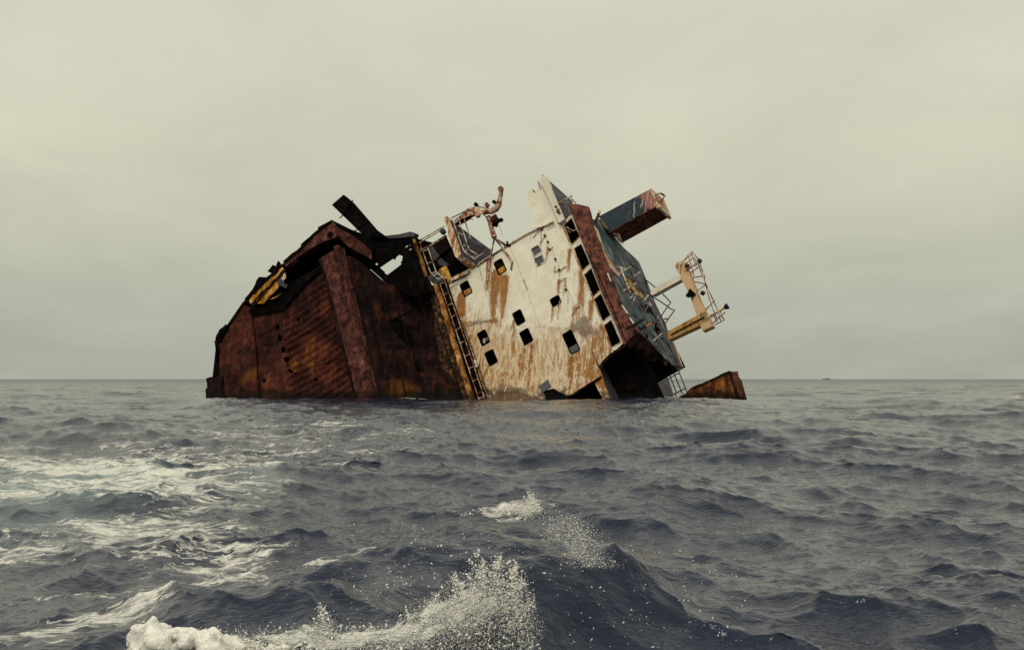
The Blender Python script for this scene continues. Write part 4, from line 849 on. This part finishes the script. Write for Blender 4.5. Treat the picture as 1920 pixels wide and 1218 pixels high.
tri = [at(1262, 752, yb), at(1300, 727, yb), at(1340, 709, yb), at(1367, 696, yb), at(1374, 715, yb), at(1386, 752, yb)]
tri = [np.asarray(p) + (np.array([RNG.normal(0, .04), 0, RNG.normal(0, .05)]) if 0 < i_ else 0) for i_, p in enumerate(jagged([np.asarray(t) for t in tri], .35, .03))]
n = len(tri); back = [t + np.array([.9, 1.6, .05]) for t in tri]
wmesh('plating', tri + back, [tuple(range(n)), tuple(range(2 * n - 1, n - 1, -1))] + [(i, (i + 1) % n, n + (i + 1) % n, n + i) for i in range(n)], M['frag'], frag, fg)
e1 = [at(1365, 696, yb - .06), at(1369, 695, yb - .06), at(1388, 752, yb - .06), at(1383, 752, yb - .06)]
wmesh('edge_flange', e1 + [p + np.array([.3, 1.3, 0]) for p in e1], [(0, 1, 2, 3), (7, 6, 5, 4)] + [(i, (i + 1) % 4, 4 + (i + 1) % 4, 4 + i) for i in range(4)], M['dark_rust'], frag, fg)
e2 = [at(1300, 726, yb - .05), at(1366, 695, yb - .05), at(1367, 698, yb - .05), at(1301, 729, yb - .05)]
wmesh('edge_flange', e2 + [p + np.array([.2, .6, 0]) for p in e2], [(0, 1, 2, 3), (7, 6, 5, 4)] + [(i, (i + 1) % 4, 4 + (i + 1) % 4, 4 + i) for i in range(4)], M['dark_rust'], frag, fg)

# ------------------------------------------------------------------ ship on the horizon
far = bpy.data.objects.new('cargo_ship', None); COL.objects.link(far)
far['label'] = 'tiny faint ship far off on the horizon to the right'; far['category'] = 'ship'
fb = at(1550, 711, 2600.); fb[2] = 0; far.location = tuple(fb); far.scale = (.75, .75, .75)
M['far_red_hazed'] = NT('far_hull_red_hazed').done((.36, .29, .27), .7); M['far_white_hazed'] = NT('far_house_white_hazed').done((.6, .5, .47), .7)  # haze of distance is mixed into these pale colours
def wbox(name, x0, x1, y0, y1, z0, z1, mat, tp=1.0):
    a = [(x0, y0, z0), (x1, y0, z0), (x1, y1, z0), (x0, y1, z0)]; cx, cy = (x0 + x1) / 2, (y0 + y1) / 2
    b = [(cx + (x - cx) * tp, cy + (y - cy) * tp, z1) for x, y, _ in a]
    return wmesh(name, [np.array(p) for p in a + b], [(0, 1, 2, 3), (7, 6, 5, 4)] + [(i, (i + 1) % 4, 4 + (i + 1) % 4, 4 + i) for i in range(4)], mat, far, np.zeros(3))
wbox('hull', -6, 6, -22, 22, -2, 3.0, M['far_red_hazed'], 1.06); wbox('deckhouse', -5, 3.5, -12, -4, 3.01, 5.4, M['far_red_hazed'], .95); wbox('funnel', -2.4, 1, -9, -6, 5.41, 7.2, M['far_white_hazed'], .8)

# ------------------------------------------------------------------ spray and froth thrown up by the boat
k = NT('white_froth'); fz = k.noise(14, 6, .65)
k.bump(k.math('ADD', fz, k.math('MULTIPLY', k.noise(45, 4, .6), .5)), .8, .02)
M['froth'] = k.done(k.mix(k.step(fz, .35, .6), (.62, .62, .56), (.82, .80, .71)), .7, .3)
k = NT('spray_drop')
M['drop'] = k.done((.78, .77, .69), .35, .4)
def stuff(o, label, cat):
    o['kind'] = 'stuff'; o['label'] = label; o['category'] = cat
ICO = np.array([(1, 0, 0), (-1, 0, 0), (0, 1, 0), (0, -1, 0), (0, 0, 1), (0, 0, -1)], float)
ICF = np.array([(0, 2, 4), (2, 1, 4), (1, 3, 4), (3, 0, 4), (2, 0, 5), (1, 2, 5), (3, 1, 5), (0, 3, 5)])
def tri_mesh(name, V_, F_, mat, smooth=True):
    me = bpy.data.meshes.new(name); me.vertices.add(len(V_)); me.vertices.foreach_set('co', V_.astype(np.float32).ravel())
    me.loops.add(F_.size); me.loops.foreach_set('vertex_index', F_.astype(np.int32).ravel())
    me.polygons.add(len(F_)); me.polygons.foreach_set('loop_start', np.arange(0, F_.size, 3, dtype=np.int32)); me.update(calc_edges=True)
    return link(name, me, mat, smooth=smooth)
def blobs(P_, S_, stretch=.5, B=None, F=None):
    B, F = (ICO, ICF) if B is None else (B, F); m_ = len(B)
    n = len(P_); V_ = B[None] * S_[:, None, None] * (1 + RNG.uniform(-.25, .25, (n, m_, 1)) * (m_ < 10))
    d = RNG.normal(size=(n, 3)); d /= np.linalg.norm(d, axis=1)[:, None]
    V_ = V_ + (V_ * d[:, None]).sum(2, keepdims=True) * d[:, None] * RNG.uniform(0, stretch * 2, (n, 1, 1)) + P_[:, None]
    F_ = F[None] + (np.arange(n) * m_)[:, None, None]
    return V_.reshape(-1, 3), F_.reshape(-1, 3)
def atv(px, py, y):
    d = ((px - 960) / FPX)[:, None] * RT + ((609 - py) / FPX)[:, None] * UPV + FW
    return CAM + d * (y / d[:, 1])[:, None]
def top_of(prof, x):
    p = np.array(prof); return np.interp(x, p[:, 0], p[:, 1])
prof = [(240, 1195), (262, 1166), (300, 1172), (340, 1182), (400, 1180), (440, 1192), (520, 1193), (575, 1186), (604, 1142), (640, 1182), (700, 1187), (760, 1165), (820, 1130), (870, 1088), (900, 1058), (940, 1050), (975, 1068), (1000, 1112), (1012, 1165)]
PP, SS = [], []
YS = 6.75                       # distance of the nearest breaking wave
def cloud(px, py, y, med, sig=.5, mx=.006):
    PP.append(atv(px, py, y)); SS.append(np.minimum(med * np.exp(RNG.normal(0, sig, len(px))), mx))
x = RNG.uniform(430, 1005, 36000); w = np.where(x > 760, 1, .7); x = x[RNG.random(len(x)) < w]
b = RNG.random(len(x)) ** 1.7; x = x + RNG.normal(0, 12, len(x)) * b
cloud(x, 1255 - (1255 - top_of(prof, x) + RNG.normal(6, 12, len(x))) * b, YS + RNG.normal(0, .12, len(x)), .0010, .75, .006)
n = 5000; x = RNG.uniform(238, 470, n); cloud(x, top_of(prof, x) + 8 + RNG.normal(0, 7, n) + RNG.random(n) ** 2 * 40, YS - .05 + RNG.normal(0, .07, n), .0011, .6, .004)
# fingers of thrown water
for cx, cy, bx, by, n in ((905, 1048, 885, 1150, 900), (945, 1042, 915, 1130, 1000), (975, 1058, 935, 1140, 900), (988, 1085, 940, 1150, 900), (604, 1136, 612, 1210, 700), (862, 1075, 845, 1170, 800), (820, 1115, 810, 1190, 700), (760, 1150, 775, 1210, 500), (1002, 1130, 950, 1180, 600), (890, 1030, 893, 1075, 160), (930, 1125, 870, 1180, 1100), (900, 1095, 840, 1180, 1300), (700, 1172, 715, 1215, 300), (660, 1178, 655, 1215, 300)):
    t = RNG.random(n) ** 1.1; wv_ = 10 * np.sin(t * 3 + cx); m = RNG.normal(0, 1, n) * (13 * (1 - t) + 2.5)
    cloud(bx + (cx - bx) * t + m + wv_ * t, by + (cy - by) * t + RNG.normal(0, 5, n), YS + RNG.normal(0, .07, n), .0011, .75, .006)
n = 550; x = RNG.normal(830, 110, n); cloud(x, RNG.normal(1085, 55, n), RNG.uniform(6.6, 7.6, n), .0016, .6, .005)
n = 170; x = RNG.uniform(1040, 1420, n); cloud(x, 1000 + RNG.random(n) ** .7 * 215, RNG.uniform(6.4, 7.4, n), .0019, .5, .005)
# mist in the splash
x = RNG.uniform(440, 1010, 36000); x = x[RNG.random(len(x)) < np.where(x > 760, 1, .4)]; b = RNG.random(len(x)) ** 1.3; x = x + RNG.normal(0, 16, len(x)) * b
cloud(x, 1255 - (1255 - top_of(prof, x) + RNG.normal(2, 14, len(x))) * b, YS + RNG.normal(0, .15, len(x)), .0006, .4, .0015)
n = 6000; t = RNG.random(n) ** 2.; cloud(1108 + RNG.normal(0, 26, n) - 55 * t + RNG.normal(0, 20, n) * t, 1062 - 90 * t + RNG.normal(0, 5, n), 7.7 + RNG.normal(0, .1, n), .0006, .4, .0015)
# spray torn from the crest
n = 4500; t = RNG.random(n) ** 2.8; x = 1108 + RNG.normal(0, 24, n) - 50 * t + RNG.normal(0, 24, n) * t
cloud(x, 1060 - 95 * t + RNG.normal(0, 4, n), 7.7 + RNG.normal(0, .1, n), .0009, .6, .0035)
n = 900; t = RNG.random(n); cloud(1095 - 70 * t + RNG.normal(0, 24, n), 1040 - 90 * t + RNG.normal(0, 14, n), 7.8 + RNG.normal(0, .2, n), .0012)
# lip breaking further off
n = 2600; x = 1012 - 40 * np.abs(RNG.normal(0, 1, n)) ** 1.2 + RNG.normal(0, 3, n); cloud(x, 962 + RNG.normal(0, 2.5, n) + 4 * np.sin(x * .11) - RNG.random(n) ** 2.2 * np.interp(x, [900, 960, 995, 1012], [4, 16, 40, 8]), 12.9 + RNG.normal(0, .12, n), .0028, .5, .009)
n = 260; t = RNG.random(n) ** 1.3; cloud(1004 + RNG.normal(0, 3, n) - 14 * t ** 2, 962 - 44 * t + RNG.normal(0, 3, n), 12.9 + RNG.normal(0, .05, n), .003, .4, .009)
V_, F_ = blobs(np.concatenate(PP), np.concatenate(SS), 1.2)
o = tri_mesh('sea_spray', V_, F_, M['drop']); stuff(o, 'white spray droplets flying off the breaking waves in the foreground', 'spray')
# froth: lumps grown together
PP, SS = [], []
n = 260; x = RNG.uniform(245, 455, n); cloud(x, top_of(prof, x) + 9 + RNG.random(n) * 75, YS + RNG.normal(0, .08, n), .03, .4, .06)
n = 70; x = RNG.uniform(440, 700, n); cloud(x, 1208 + RNG.random(n) * 40, YS + RNG.normal(0, .07, n), .014, .5, .03)
bm = bmesh.new(); bmesh.ops.create_icosphere(bm, subdivisions=2, radius=1); bm.verts.index_update()
SB = np.array([v.co[:] for v in bm.verts]); SF = np.array([[v.index for v in f.verts] for f in bm.faces]); bm.free()
V_, F_ = blobs(np.concatenate(PP), np.concatenate(SS), .35, SB, SF)
o = tri_mesh('breaking_froth', V_, F_, M['froth'])
rm = o.modifiers.new('remesh', 'REMESH'); rm.mode = 'VOXEL'; rm.voxel_size = .0095; rm.use_smooth_shade = True; sm_ = o.modifiers.new('smooth', 'SMOOTH'); sm_.iterations = 12; sm_.factor = .6
for sc_, st_ in ((.11, .05), (.035, .012)):
    tx = bpy.data.textures.new('froth_noise', 'CLOUDS'); tx.noise_scale = sc_; tx.noise_depth = 3
    dm = o.modifiers.new('displace', 'DISPLACE'); dm.texture = tx; dm.strength = st_; dm.mid_level = .5; dm.texture_coords = 'GLOBAL'
dg = bpy.context.evaluated_depsgraph_get(); nm_ = bpy.data.meshes.new_from_object(o.evaluated_get(dg)); o.modifiers.clear(); o.data = nm_
stuff(o, 'thick white froth of the breaking wave along the bottom edge', 'foam')
